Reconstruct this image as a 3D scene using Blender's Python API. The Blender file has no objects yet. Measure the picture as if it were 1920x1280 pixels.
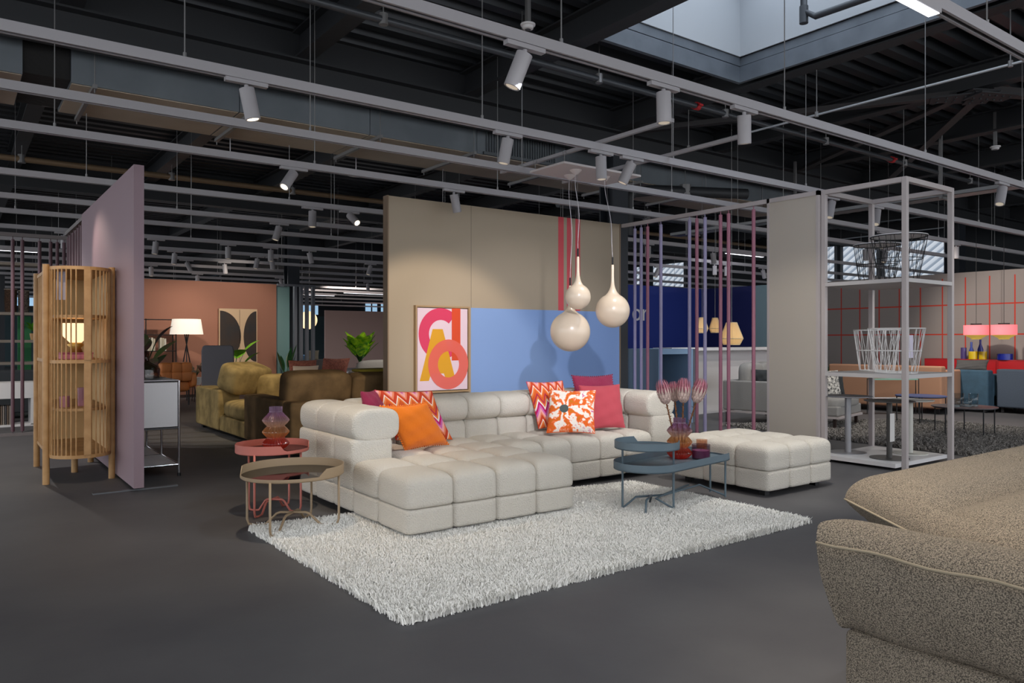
import bpy, math, random
from mathutils import Vector, Matrix
random.seed(7)
PI = math.pi
C = bpy.context.scene.collection
SC = bpy.context.scene

# ------------------------------------------------------------------ camera
TH = math.atan2(1940, 1427)                      # angle between view axis and the shop's X axis
cam = bpy.data.cameras.new('camera'); camo = bpy.data.objects.new('camera', cam); C.objects.link(camo)
cam.sensor_width = 36; cam.lens = 36 * 1427 / 1920.0; cam.clip_start = .05; cam.clip_end = 200
cam.shift_y = -3 / 1920.0
camo.location = (0, 0, 1.3)
camo.rotation_euler = (PI / 2, 0, TH - PI / 2)
SC.camera = camo
SC.view_settings.view_transform = 'Standard'; SC.view_settings.look = 'None'
SC.view_settings.gamma = 1; SC.view_settings.use_curve_mapping = False
SC.view_settings.exposure = 0.36
SC.cycles.max_bounces = 6; SC.cycles.diffuse_bounces = 3; SC.cycles.glossy_bounces = 3
SC.cycles.transmission_bounces = 6; SC.cycles.transparent_max_bounces = 12
SC.cycles.caustics_reflective = False; SC.cycles.caustics_refractive = False
SC.cycles.sample_clamp_indirect = 4.0
SC.cycles.use_denoising = True

# ------------------------------------------------------------------ added ambient fill round the hall, let in through its open sides
world = bpy.data.worlds.new('World'); SC.world = world; world.use_nodes = True
bg = world.node_tree.nodes['Background']; bg.inputs[0].default_value = (.92, .95, 1.0, 1); bg.inputs[1].default_value = 1.7

def spot_light(loc, target, power, size=60, blend=.6, col=(1, .82, .62), r=.05):
    l = bpy.data.lights.new('spot_and_fill_beam', 'SPOT'); l.energy = power; l.spot_size = math.radians(size); l.spot_blend = blend
    l.color = col; l.shadow_soft_size = r
    o = bpy.data.objects.new('spot_and_fill_beam', l); C.objects.link(o); o.location = loc
    o.rotation_euler = (Vector(target) - Vector(loc)).to_track_quat('-Z', 'Y').to_euler()
    return o
def area_light(loc, target, power, sx, sy, col=(1, 1, 1), name='led_and_fill_beam'):
    l = bpy.data.lights.new(name, 'AREA'); l.energy = power; l.shape = 'RECTANGLE'; l.size = sx; l.size_y = sy; l.color = col
    o = bpy.data.objects.new(name, l); C.objects.link(o); o.location = loc
    o.rotation_euler = (Vector(target) - Vector(loc)).to_track_quat('-Z', 'Y').to_euler()
    return o
WARM = (1, .80, .58); NEUT = (1, .93, .84); COOL = (.82, .9, 1)
# beams of the rail spotlights
spot_light((4.0, 5.17, 2.82), (4.6, 7.75, .7), 150, 60, .4, (1, .84, .66))
spot_light((2.75, 1.91, 2.85), (5.9, 7.75, .7), 330, 34, .6, (.97, .95, 1), .04)
spot_light((4.82, 5.17, 2.8), (4.0, 5.3, .4), 75, 75, .8, NEUT)
spot_light((3.9, 3.57, 2.8), (3.6, 3.9, 0), 215, 88, .8, NEUT)
spot_light((1.7, 5.17, 2.8), (2.1, 5.4, 0), 90, 85, .8, WARM)
spot_light((2.7, 3.57, 2.8), (1.9, 6.2, .3), 90, 60, .8, COOL)
spot_light((5.6, 3.57, 2.8), (5.9, 4.3, .3), 110, 70, .8, NEUT)
spot_light((5.3, 3.57, 2.85), (7.6, 5.0, .9), 70, 50, .8, NEUT)
spot_light((5.3, 5.17, 2.8), (5.3, 5.7, .4), 35, 90, .8, NEUT)
spot_light((.3, 6.35, 2.8), (1.0, 8.3, .9), 52, 55, .6, WARM)
spot_light((2.2, 1.91, 2.9), (3.3, .9, .6), 150, 80, .8, (1, .84, .66))
spot_light((9.4, 3.57, 2.8), (8.1, 4.3, .5), 35, 70, .8, NEUT)
spot_light((.6, 9.6, 2.8), (1.25, 9.0, 2.0), 25, 70, .8, (1, .78, .66))
spot_light((3.4, 9.6, 2.8), (3.6, 11.0, .4), 130, 75, .7, (1, .84, .6))
spot_light((5.2, 15.9, 2.9), (5.2, 18.3, 1.5), 120, 85, .7, (1, .88, .76))
spot_light((3.6, 15.9, 2.9), (3.7, 18.3, 1.2), 85, 75, .7, (1, .88, .76))
spot_light((9.4, 5.17, 2.9), (10.4, 6.8, .4), 130, 80, .8, NEUT)
spot_light((12.4, 6.35, 2.9), (16.2, 5.8, 1.2), 230, 62, .7, (1, .9, .82))
spot_light((12.5, 5.17, 2.9), (13.4, 4.8, 0), 130, 95, .8, NEUT)
spot_light((13.0, 9.6, 2.9), (15.5, 13.2, 1.6), 90, 85, .7, (.9, .92, 1))
spot_light((9.5, 7.5, 2.9), (9.6, 7.8, .5), 70, 90, .8, COOL)
spot_light((7.0, 10.5, 2.9), (6.6, 13.8, .9), 200, 60, .8, NEUT)
spot_light((10.5, 22.6, 2.9), (12.0, 28.5, 1.4), 500, 80, .7, (1, .88, .8))
spot_light((-1.0, 12.5, 2.9), (-.2, 15.5, .5), 110, 95, .8, NEUT)
# the near linear lamp and the rooflight, then added fill strips and spots
area_light((2.6, 1.91, 3.0), (2.6, 1.91, 0), 35, 3.4, .05, (.95, .97, 1))
area_light((6.6, 3.9, 5.6), (6.6, 3.9, 0), 22, 2.0, 3.4, (.82, .9, 1), 'rooflight_beam')
for (x, y) in ((6, 22.6), (12, 26), (9, 33.5), (17, 33.5), (15, 17.5), (4, 28), (20, 9.6), (20, 24.3)):
    area_light((x, y, 3.0), (x, y, 0), 150, 1.8, .06, (.95, .97, 1))  # strips added at rail height to fill the far zones with light
for (x, y) in ((13, 6.35), (.2, 11.2), (8, 12.5)):
    spot_light((x, y, 2.85), (x + .01, y, 0), 130, 150, .9, (1, .95, .9))  # wide fill spots added under the rails, no lamp heads of their own

# ------------------------------------------------------------------ materials
MATS = {}
def nodes_of(name):
    m = bpy.data.materials.new(name); m.use_nodes = True
    nt = m.node_tree; b = nt.nodes['Principled BSDF']
    return m, nt, b
def hexc(h):
    h = h.lstrip('#'); v = [int(h[i:i + 2], 16) / 255 for i in (0, 2, 4)]
    return tuple(((c / 12.92) if c <= .04045 else ((c + .055) / 1.055) ** 2.4) for c in v) + (1,)
def mat(name, col, rough=.6, metal=0, bump=0, bscale=40, var=0, vscale=3, emit=0, emitcol=None, spec=.5, sheen=0, alpha=1, detail=3, col2=None):
    if name in MATS: return MATS[name]
    m, nt, b = nodes_of(name); c = hexc(col) if isinstance(col, str) else tuple(col) + (1,)
    b.inputs['Base Color'].default_value = c; b.inputs['Roughness'].default_value = rough; b.inputs['Metallic'].default_value = metal
    b.inputs['Specular IOR Level'].default_value = spec
    if sheen: b.inputs['Sheen Weight'].default_value = sheen; b.inputs['Sheen Roughness'].default_value = .5
    if alpha < 1: b.inputs['Alpha'].default_value = alpha
    tc = nt.nodes.new('ShaderNodeTexCoord')
    if var or col2:
        n = nt.nodes.new('ShaderNodeTexNoise'); n.inputs['Scale'].default_value = vscale; n.inputs['Detail'].default_value = 6
        nt.links.new(tc.outputs['Object'], n.inputs['Vector'])
        mx = nt.nodes.new('ShaderNodeValToRGB')
        c2 = hexc(col2) if col2 else tuple(x * (1 - var) for x in c[:3]) + (1,)
        c1 = c if col2 else tuple(min(1, x * (1 + var)) for x in c[:3]) + (1,)
        mx.color_ramp.elements[0].color = c2; mx.color_ramp.elements[0].position = .35
        mx.color_ramp.elements[1].color = c1; mx.color_ramp.elements[1].position = .65
        nt.links.new(n.outputs['Fac'], mx.inputs[0]); nt.links.new(mx.outputs[0], b.inputs['Base Color'])
    if bump:
        n = nt.nodes.new('ShaderNodeTexNoise'); n.inputs['Scale'].default_value = bscale; n.inputs['Detail'].default_value = detail
        nt.links.new(tc.outputs['Object'], n.inputs['Vector'])
        bp = nt.nodes.new('ShaderNodeBump'); bp.inputs['Strength'].default_value = bump; bp.inputs['Distance'].default_value = .01
        nt.links.new(n.outputs['Fac'], bp.inputs['Height']); nt.links.new(bp.outputs[0], b.inputs['Normal'])
    if emit:
        b.inputs['Emission Color'].default_value = hexc(emitcol) if emitcol else c; b.inputs['Emission Strength'].default_value = emit
    MATS[name] = m
    return m
def glass(name, col, alpha=.25, rough=.03):
    """thin coloured glass: a clear pane with its own tint and gloss"""
    if name in MATS: return MATS[name]
    m, nt, b = nodes_of(name)
    for l in list(nt.links): nt.links.remove(l)
    out = nt.nodes['Material Output']; tr = nt.nodes.new('ShaderNodeBsdfTransparent'); gl = nt.nodes.new('ShaderNodeBsdfGlossy')
    gl.inputs['Roughness'].default_value = rough
    c = hexc(col); tr.inputs[0].default_value = tuple(1 - (1 - x) * alpha for x in c[:3]) + (1,)
    lw = nt.nodes.new('ShaderNodeLayerWeight'); lw.inputs[0].default_value = .5; fac = mth(nt, 'ADD', mth(nt, 'MULTIPLY', mth(nt, 'POWER', lw.outputs['Facing'], 3.5), .6), .05)
    mx = nt.nodes.new('ShaderNodeMixShader'); nt.links.new(fac, mx.inputs[0])
    nt.links.new(tr.outputs[0], mx.inputs[1]); nt.links.new(gl.outputs[0], mx.inputs[2]); nt.links.new(mx.outputs[0], out.inputs[0])
    MATS[name] = m
    return m
def mth(nt, op, a, b=None, c=None):
    n = nt.nodes.new('ShaderNodeMath'); n.operation = op
    for i, v in enumerate((a, b, c)):
        if v is None: continue
        if isinstance(v, (int, float)): n.inputs[i].default_value = v
        else: nt.links.new(v, n.inputs[i])
    return n.outputs[0]
def ramp(nt, fac, stops, const=False):
    r = nt.nodes.new('ShaderNodeValToRGB'); cr = r.color_ramp
    if const: cr.interpolation = 'CONSTANT'
    while len(cr.elements) < len(stops): cr.elements.new(.5)
    for e, (p, c) in zip(cr.elements, stops): e.position = p; e.color = hexc(c)
    nt.links.new(fac, r.inputs[0]); return r.outputs[0]
def weave(name, dark, light, scale=150, rough=.95, bump=.8):
    if name in MATS: return MATS[name]
    m, nt, b = nodes_of(name); tc = nt.nodes.new('ShaderNodeTexCoord')
    mp = nt.nodes.new('ShaderNodeMapping'); nt.links.new(tc.outputs['Object'], mp.inputs[0]); mp.inputs['Rotation'].default_value = (.4, .3, .5)
    v = nt.nodes.new('ShaderNodeTexVoronoi'); v.inputs['Scale'].default_value = scale; nt.links.new(mp.outputs[0], v.inputs['Vector'])
    n = nt.nodes.new('ShaderNodeTexNoise'); n.inputs['Scale'].default_value = scale * .8; nt.links.new(mp.outputs[0], n.inputs['Vector'])
    f = mth(nt, 'ADD', mth(nt, 'MULTIPLY', v.outputs['Distance'], -.9), mth(nt, 'ADD', n.outputs['Fac'], .35))
    nt.links.new(ramp(nt, f, [(.15, dark), (.7, light)]), b.inputs['Base Color'])
    bp = nt.nodes.new('ShaderNodeBump'); bp.inputs['Strength'].default_value = bump; bp.inputs['Distance'].default_value = .004
    nt.links.new(f, bp.inputs['Height']); nt.links.new(bp.outputs[0], b.inputs['Normal']); b.inputs['Roughness'].default_value = rough
    b.inputs['Specular IOR Level'].default_value = .15
    MATS[name] = m
    return m

M_rail = mat('rail_white', '#a09da0', .5); M_white = mat('lacquer_white', '#d8d6d6', .45); M_wire = mat('wire_steel', '#8d8c8c', .4, .6)
M_black = mat('black_steel', '#17171a', .5, .2); M_lens = mat('lamp_lens', '#fff4e0', .4, emit=2.2, emitcol='#ffeccd')
M_lensoff = mat('lamp_lens_dim', '#d8d4cc', .3, emit=.25, emitcol='#ffeccd')
M_chrome = mat('chrome', '#d8d8da', .12, 1); M_oak = mat('oak', '#b8905f', .5, bump=.1, bscale=30, col2='#a57c4b', vscale=9)
M_boucle = mat('boucle_white', '#d2ccc1', .95, bump=1.0, bscale=110, spec=.15, detail=7)
M_beam = mat('beam_black', '#2e3033', .55, bump=.1, bscale=20); M_deck = mat('deck_black', '#33363a', .4, .3)
M_pipe = mat('pipe_grey', '#43464a', .4, .3); M_red = mat('clamp_red', '#b3262a', .5)
M_leaf = mat('leaf_green', '#4f9a1c', .45, var=.35, vscale=14); M_leafd = mat('leaf_dark', '#1f4a22', .4, var=.3, vscale=9)

# ------------------------------------------------------------------ mesh collector
class MB:
    def __init__(s): s.v = []; s.f = []; s.uv = None; s.mi = []; s.cur = 0
    def add(s, vs, fs):
        b = len(s.v); s.v += [tuple(v) for v in vs]; s.f += [tuple(i + b for i in f) for f in fs]; s.mi += [s.cur] * len(fs); return s
    def box(s, x0, x1, y0, y1, z0, z1):
        return s.add([(x0, y0, z0), (x1, y0, z0), (x1, y1, z0), (x0, y1, z0), (x0, y0, z1), (x1, y0, z1), (x1, y1, z1), (x0, y1, z1)],
                     [(3, 2, 1, 0), (4, 5, 6, 7), (0, 1, 5, 4), (1, 2, 6, 5), (2, 3, 7, 6), (3, 0, 4, 7)])
    def cyl(s, p0, p1, r, n=12, r2=None):
        return s.tube([p0, p1], r, n, r2)
    def tube(s, pts, r, n=8, r2=None, closed=False):
        pts = [Vector(p) for p in pts]; k = len(pts); vs = []; fs = []
        up = None
        for i, p in enumerate(pts):
            if closed: d = (pts[(i + 1) % k] - pts[i - 1])
            else: d = (pts[min(i + 1, k - 1)] - pts[max(i - 1, 0)])
            d = d.normalized() if d.length > 1e-9 else Vector((0, 0, 1))
            if up is None: a = Vector((1, 0, 0)) if abs(d.x) < .9 else Vector((0, 1, 0)); e1 = d.cross(a).normalized()
            else: e1 = (up - d * up.dot(d)).normalized()
            up = e1; e2 = d.cross(e1); rr = r if (r2 is None) else r + (r2 - r) * i / (k - 1)
            for j in range(n):
                t = 2 * PI * j / n; vs.append(p + (e1 * math.cos(t) + e2 * math.sin(t)) * rr)
        m = k if closed else k - 1
        for i in range(m):
            a = i * n; b = ((i + 1) % k) * n
            for j in range(n): fs.append((a + j, a + (j + 1) % n, b + (j + 1) % n, b + j))
        if not closed: fs.append(tuple(range(n))[::-1]); fs.append(tuple((k - 1) * n + j for j in range(n)))
        return s.add(vs, fs)
    def lathe(s, prof, n=24, c=(0, 0, 0), rib=0, ribn=0, cap=True, a0=0, a1=2 * PI):
        vs = []; fs = []; full = abs(a1 - a0 - 2 * PI) < 1e-6; nn = n if full else n + 1
        for (r, z) in prof:
            for j in range(nn):
                t = a0 + (a1 - a0) * j / n; q = r * (1 + rib * math.cos(ribn * t)) if rib else r
                vs.append((c[0] + q * math.cos(t), c[1] + q * math.sin(t), c[2] + z))
        for i in range(len(prof) - 1):
            for j in range(n if full else n):
                k = (j + 1) % nn
                fs.append((i * nn + j, i * nn + k, (i + 1) * nn + k, (i + 1) * nn + j))
        if cap and full:
            fs.append(tuple(range(nn))[::-1]); fs.append(tuple((len(prof) - 1) * nn + j for j in range(nn)))
        return s.add(vs, fs)
    def puff(s, c, h, n=4, res=9, rot=None, nz=None):
        """a stuffed cell: a cube grid rounded towards a superellipsoid"""
        idx = {}; vs = []; fs = []
        def P(i, j, k):
            key = (i, j, k)
            if key in idx: return idx[key]
            x, y, z = (math.sin((2 * t / res - 1) * PI / 2 * .98) / math.sin(PI / 2 * .98) for t in (i, j, k))
            d = (abs(x) ** n + abs(y) ** n + abs(z) ** (nz or n)) ** (1 / n)
            v = Vector((x / d * h[0], y / d * h[1], z / d * h[2]))
            if rot: v = rot @ v
            idx[key] = len(vs); vs.append(v + Vector(c)); return idx[key]
        R = res
        for a in range(R):
            for b in range(R):
                fs += [(P(a, b, 0), P(a, b + 1, 0), P(a + 1, b + 1, 0), P(a + 1, b, 0)), (P(a, b, R), P(a + 1, b, R), P(a + 1, b + 1, R), P(a, b + 1, R)),
                       (P(a, 0, b), P(a + 1, 0, b), P(a + 1, 0, b + 1), P(a, 0, b + 1)), (P(a, R, b), P(a, R, b + 1), P(a + 1, R, b + 1), P(a + 1, R, b)),
                       (P(0, a, b), P(0, a, b + 1), P(0, a + 1, b + 1), P(0, a + 1, b)), (P(R, a, b), P(R, a + 1, b), P(R, a + 1, b + 1), P(R, a, b + 1))]
        return s.add(vs, fs)
    def prism(s, poly, z0, z1, ax='z', c=(0, 0, 0)):
        """extrude a 2D outline: ax z -> (x,y), ax y -> (x,z), ax x -> (y,z)"""
        n = len(poly)
        def q(p, t):
            a, b = p
            v = {'z': (a, b, t), 'y': (a, t, b), 'x': (t, a, b)}[ax]
            return (v[0] + c[0], v[1] + c[1], v[2] + c[2])
        vs = [q(p, z0) for p in poly] + [q(p, z1) for p in poly]
        fs = [tuple(range(n))[::-1], tuple(range(n, 2 * n))] + [(i, (i + 1) % n, n + (i + 1) % n, n + i) for i in range(n)]
        return s.add(vs, fs)
    def quilt(s, c, h, a=9, ct=3.4, cb=14, res=11, round_ax='z'):
        """a quilted block: crisp upright seams (a), domed top (ct), flat bottom (cb)"""
        idx = {}; vs = []; fs = []; R = res
        def P(i, j, k):
            key = (i, j, k)
            if key in idx: return idx[key]
            x, y, z = (math.copysign(abs(2 * t / res - 1) ** .8, 2 * t / res - 1) for t in (i, j, k))
            if round_ax == 'z': e = ct if z > 0 else cb; N = ((abs(x) ** a + abs(y) ** a) ** (e / a) + abs(z) ** e) ** (1 / e)
            else: N = (abs(x) ** a + (abs(y) ** ct + abs(z) ** ct) ** (a / ct)) ** (1 / a) if round_ax == 'x' else (abs(y) ** a + (abs(x) ** ct + abs(z) ** ct) ** (a / ct)) ** (1 / a)
            idx[key] = len(vs); vs.append((c[0] + x / N * h[0], c[1] + y / N * h[1], c[2] + z / N * h[2])); return idx[key]
        for p in range(R):
            for b in range(R):
                fs += [(P(p, b, 0), P(p, b + 1, 0), P(p + 1, b + 1, 0), P(p + 1, b, 0)), (P(p, b, R), P(p + 1, b, R), P(p + 1, b + 1, R), P(p, b + 1, R)),
                       (P(p, 0, b), P(p + 1, 0, b), P(p + 1, 0, b + 1), P(p, 0, b + 1)), (P(p, R, b), P(p, R, b + 1), P(p + 1, R, b + 1), P(p + 1, R, b)),
                       (P(0, p, b), P(0, p, b + 1), P(0, p + 1, b + 1), P(0, p + 1, b)), (P(R, p, b), P(R, p + 1, b), P(R, p + 1, b + 1), P(R, p, b + 1))]
        return s.add(vs, fs)
    def leaf(s, p, d, up, L, W, curl=.3, seg=8, fold=.15):
        p = Vector(p); d = Vector(d).normalized(); side = d.cross(Vector(up))
        side = side.normalized() if side.length > 1e-4 else Vector((1, 0, 0))
        nrm = side.cross(d); vs = []; fs = []
        for i in range(seg + 1):
            t = i / seg; w = W * (math.sin(PI * min(1, t * .96 + .04)) ** .75) * .5; ang = curl * t * 2
            c = p + d * (L * t) - Vector((0, 0, 1)) * (curl * L * t * t * .6)
            vs += [c - side * w + nrm * (w * fold), c - nrm * .002, c + side * w + nrm * (w * fold)]
        for i in range(seg):
            a = i * 3; fs += [(a, a + 1, a + 4, a + 3), (a + 1, a + 2, a + 5, a + 4)]
        return s.add(vs, fs)
    def build(s, name, m, parent=None, smooth=False, bevel=0, world=False, kind=None, label=None):
        me = bpy.data.meshes.new(name); vs = s.v
        if world and parent is not None:
            L = parent.location; vs = [(v[0] - L.x, v[1] - L.y, v[2] - L.z) for v in vs]
        me.from_pydata(vs, [], s.f); me.validate()
        for mm in (m if isinstance(m, (list, tuple)) else [m]): me.materials.append(mm)
        if len(me.polygons) == len(s.mi) and any(s.mi): me.polygons.foreach_set('material_index', s.mi)
        if smooth: me.polygons.foreach_set('use_smooth', [True] * len(me.polygons))
        if smooth == 'auto':
            try: me.set_sharp_from_angle(angle=math.radians(40))
            except Exception: pass
        me.update()
        o = bpy.data.objects.new(name, me); C.objects.link(o)
        if parent is not None: o.parent = parent
        if bevel:
            b = o.modifiers.new('bevel', 'BEVEL'); b.width = bevel; b.segments = 3; b.limit_method = 'ANGLE'; b.harden_normals = False
        if kind: o['kind'] = kind
        if label: o['label'] = label
        return o
def thing(name, label, cat, loc=(0, 0, 0), rz=0, group=None):
    o = bpy.data.objects.new(name, None); C.objects.link(o); o.location = loc; o.rotation_euler = (0, 0, rz); o.empty_display_size = .1
    o['label'] = label; o['category'] = cat
    if group: o['group'] = group
    return o
def tag(o, label, cat, group=None, kind=None):
    o['label'] = label; o['category'] = cat
    if group: o['group'] = group
    if kind: o['kind'] = kind
    return o
def struct(name, mb, m, parent=None, **k):
    return mb.build(name, m, parent, kind='structure', **k)
def circ(cx, cy, r, n=24, a0=0, a1=2 * PI): return [(cx + r * math.cos(a0 + (a1 - a0) * i / n), cy + r * math.sin(a0 + (a1 - a0) * i / n)) for i in range(n if abs(a1 - a0 - 2 * PI) < 1e-6 else n + 1)]
def copy_tree(root, loc, label, rz=None, group=None):
    r = root.copy(); C.objects.link(r); r.location = loc; r['label'] = label
    if rz is not None: r.rotation_euler = (0, 0, rz)
    if group: r['group'] = group
    for ch in list(root.children):
        c = ch.copy(); C.objects.link(c); c.parent = r
        for g in list(ch.children):
            d = g.copy(); C.objects.link(d); d.parent = c
    return r

# ================================================================== SETTING
M_floor = mat('floor_vinyl', '#5d5c5d', .55, bump=.06, bscale=14, col2='#535254', vscale=1.3, spec=.3)
b = MB().box(-12, 30, -6, 48, -.1, 0); struct('floor', b, M_floor)

# roof deck: folded sheet running along X, opening for the rooflight
HX0, HX1, HY0, HY1 = 5.45, 7.72, 1.6, 5.82
def deck_strip(mb, x0, x1, y0, y1):
    p = .30; n = max(1, round((y1 - y0) / p)); p = (y1 - y0) / n; vs = []
    for i in range(n):
        y = y0 + i * p
        vs += [(y, 0), (y + p * .42, 0), (y + p * .56, .11), (y + p * .86, .11)]
    vs.append((y1, 0)); k = len(vs)
    P = [(x0, a, 4.74 + z) for a, z in vs] + [(x1, a, 4.74 + z) for a, z in vs]
    mb.add(P, [(i, i + 1, k + i + 1, k + i) for i in range(k - 1)])
d = MB(); deck_strip(d, -8, 26, -4, HY0); deck_strip(d, -8, HX0, HY0, HY1); deck_strip(d, HX1, 26, HY0, HY1); deck_strip(d, -8, 26, HY1, 46)
d.box(-8, 26, HY1, 46, 4.9, 4.95).box(-8, 26, -4, HY0, 4.9, 4.95).box(-8, HX0, HY0, HY1, 4.9, 4.95).box(HX1, 26, HY0, HY1, 4.9, 4.95)
struct('ceiling', d, M_deck)
def ibeam(mb, p0, p1, z0, z1, w, ax):
    a, b_ = p0, p1; t = .02
    def bx(u0, u1, za, zb):
        if ax == 'y': mb.box(u0, u1, a[1], b_[1], za, zb)
        else: mb.box(a[0], b_[0], u0, u1, za, zb)
    c = a[0] if ax == 'y' else a[1]
    bx(c - w / 2, c + w / 2, z0, z0 + t); bx(c - .012, c + .012, z0 + t, z1 - t); bx(c - w / 2, c + w / 2, z1 - t, z1)
for i, x in enumerate([-3.6, -1.35, .9, 3.15, 5.35, 7.98, 10.3, 12.6, 15, 17.4, 19.8, 22.2]):
    m = MB(); ibeam(m, (x, -4), (x, 46), 4.42, 4.735, .2, 'y'); struct('ceiling_beam', m, M_beam)
for y in [-.3, 8.3, 16.6, 24.9, 33.2, 41.5]:
    m = MB(); ibeam(m, (-8, y), (26, y), 4.1, 4.42, .26, 'x')
    m.box(-8, 26, y - .02, y + .02, 4.42, 4.73)
    struct('ceiling_beam', m, M_beam)
# rooflight: steel kerb, white shaft, glazing
m = MB()
for (x0, x1, y0, y1) in ((HX0 - .05, HX1 + .05, HY0 - .05, HY0), (HX0 - .05, HX1 + .05, HY1, HY1 + .05), (HX0 - .05, HX0, HY0, HY1), (HX1, HX1 + .05, HY0, HY1)):
    m.box(x0, x1, y0, y1, 4.43, 4.62); m.box(x0 + .012, x1 - .012 if x1 - x0 > .1 else x1, y0, y1, 4.63, 4.73)
struct('trim_1', m, mat('kerb_steel', '#6b727a', .5, .2, bump=.1, bscale=8, col2='#5f666e', vscale=4))
m = MB()
for (x0, x1, y0, y1) in ((HX0, HX1, HY0, HY0 + .02), (HX0, HX1, HY1 - .02, HY1), (HX0, HX0 + .02, HY0 + .02, HY1 - .02), (HX1 - .02, HX1, HY0 + .02, HY1 - .02)): m.box(x0, x1, y0, y1, 4.735, 5.75)
struct('trim_2', m, mat('shaft_white', '#b5b9bd', .6))
m = MB().box(HX0, HX1, HY0, HY1, 5.75, 5.78); w = struct('window_1', m, mat('sky_glazing', '#dfeaf5', .3, emit=.7, emitcol='#dcebff'))
m = MB()
for i in range(1, 4): m.box(HX0, HX1, HY0 + i * 1.05 - .03, HY0 + i * 1.05 + .03, 5.7, 5.75)
m.box((HX0 + HX1) / 2 - .03, (HX0 + HX1) / 2 + .03, HY0, HY1, 5.7, 5.75); struct('glazing_bar', m, M_white, w)
# drain pipe crossing the shaft
m = MB().tube([(7.2, 4.62, 5.7), (7.2, 4.62, 4.75), (7.22, 4.5, 4.66), (7.25, 3.9, 4.66), (7.3, 1.7, 4.66)], .035, 12)
m.cyl((7.2, 4.62, 4.8), (7.2, 4.62, 4.62), .045, 12)
tag(m.build('drain_pipe', M_pipe, smooth='auto'), 'dark grey bent drain pipe crossing the white shaft of the rooflight', 'pipe')

# partitions
def procedural_feature():
    m, nt, b_ = nodes_of('feature_paint'); tc = nt.nodes.new('ShaderNodeTexCoord'); sx = nt.nodes.new('ShaderNodeSeparateXYZ')
    nt.links.new(tc.outputs['Object'], sx.inputs[0]); X, Z = sx.outputs['X'], sx.outputs['Z']
    blue = mth(nt, 'MULTIPLY', mth(nt, 'GREATER_THAN', X, 5.08), mth(nt, 'LESS_THAN', Z, 1.69))
    up = mth(nt, 'GREATER_THAN', Z, 1.69); st = None
    for a, c in ((6.46, 6.555), (6.61, 6.69), (6.76, 6.845)):
        q = mth(nt, 'MULTIPLY', mth(nt, 'GREATER_THAN', X, a), mth(nt, 'LESS_THAN', X, c)); st = q if st is None else mth(nt, 'ADD', st, q)
    st = mth(nt, 'MULTIPLY', st, up)
    gr = mth(nt, 'MULTIPLY', mth(nt, 'MULTIPLY', mth(nt, 'GREATER_THAN', X, 5.08), mth(nt, 'LESS_THAN', X, 5.086)), up)
    def mix(f, a, bb):
        n = nt.nodes.new('ShaderNodeMix'); n.data_type = 'RGBA'; nt.links.new(f, n.inputs[0])
        if isinstance(a, str): n.inputs[6].default_value = hexc(a)
        else: nt.links.new(a, n.inputs[6])
        n.inputs[7].default_value = hexc(bb); return n.outputs[2]
    c = mix(blue, '#ab9c87', '#86a5da'); c = mix(st, c, '#d4525a'); c = mix(gr, c, '#6f685c')
    nt.links.new(c, b_.inputs['Base Color']); b_.inputs['Roughness'].default_value = .7; return m
m = MB().box(3.97, 7.58, 7.75, 7.85, 0.0, 2.93); struct('wall_center', m, procedural_feature())
m = MB().box(3.955, 3.97, 7.745, 7.855, 0, 2.935).box(7.58, 7.6, 7.745, 7.855, 0, 2.935); struct('trim_3', m, mat('edge_board', '#86705a', .6))
m = MB().box(1.25, 1.33, 7.15, 10.4, .03, 2.8); struct('wall_left', m, mat('wall_mauve_pink', '#8f7a82', .7))
m = MB().box(2.0, 6.35, 18.3, 18.4, 0, 2.65); struct('wall_terracotta_back', m, mat('wall_terracotta', '#9b6a56', .75))
m = MB().box(2.0, 6.35, 18.27, 18.3, 0, .06); struct('baseboard_back', m, mat('base_brown', '#3a2722', .7))
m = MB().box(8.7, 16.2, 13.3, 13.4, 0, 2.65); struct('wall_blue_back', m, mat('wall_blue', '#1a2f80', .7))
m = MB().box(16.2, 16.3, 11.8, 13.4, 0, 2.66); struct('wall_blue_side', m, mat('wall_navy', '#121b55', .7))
m = MB().box(16.2, 16.3, 9.95, 11.8, 0, 2.66); struct('wall_teal_side', m, mat('wall_greyteal', '#7f979d', .7))
def grid_paint():
    m, nt, b_ = nodes_of('grid_paint'); tc = nt.nodes.new('ShaderNodeTexCoord'); sx = nt.nodes.new('ShaderNodeSeparateXYZ')
    nt.links.new(tc.outputs['Object'], sx.inputs[0]); Y, Z = sx.outputs['Y'], sx.outputs['Z']
    f = mth(nt, 'FRACT', mth(nt, 'DIVIDE', mth(nt, 'SUBTRACT', Y, 5.97 - .02), .4365)); v = mth(nt, 'LESS_THAN', f, .055)
    v = mth(nt, 'MULTIPLY', v, mth(nt, 'LESS_THAN', Z, 2.54))
    h = mth(nt, 'ADD', mth(nt, 'LESS_THAN', mth(nt, 'ABSOLUTE', mth(nt, 'SUBTRACT', Z, 2.0)), .013), mth(nt, 'LESS_THAN', mth(nt, 'ABSOLUTE', mth(nt, 'SUBTRACT', Z, 1.41)), .013))
    g = mth(nt, 'MINIMUM', mth(nt, 'ADD', v, h), 1)
    n = nt.nodes.new('ShaderNodeMix'); n.data_type = 'RGBA'; nt.links.new(g, n.inputs[0]); n.inputs[6].default_value = hexc('#a39a94'); n.inputs[7].default_value = hexc('#d23c26')
    nt.links.new(n.outputs[2], b_.inputs['Base Color']); b_.inputs['Roughness'].default_value = .7; return m
m = MB().box(16.2, 16.3, 2.5, 9.95, 0, 2.64); struct('wall_grid_right', m, grid_paint())
m = MB().box(13.7, 25, 33.0, 33.1, 0, 2.65); struct('wall_mauve_back', m, mat('wall_mauve_grey', '#8a746f', .75))
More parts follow.
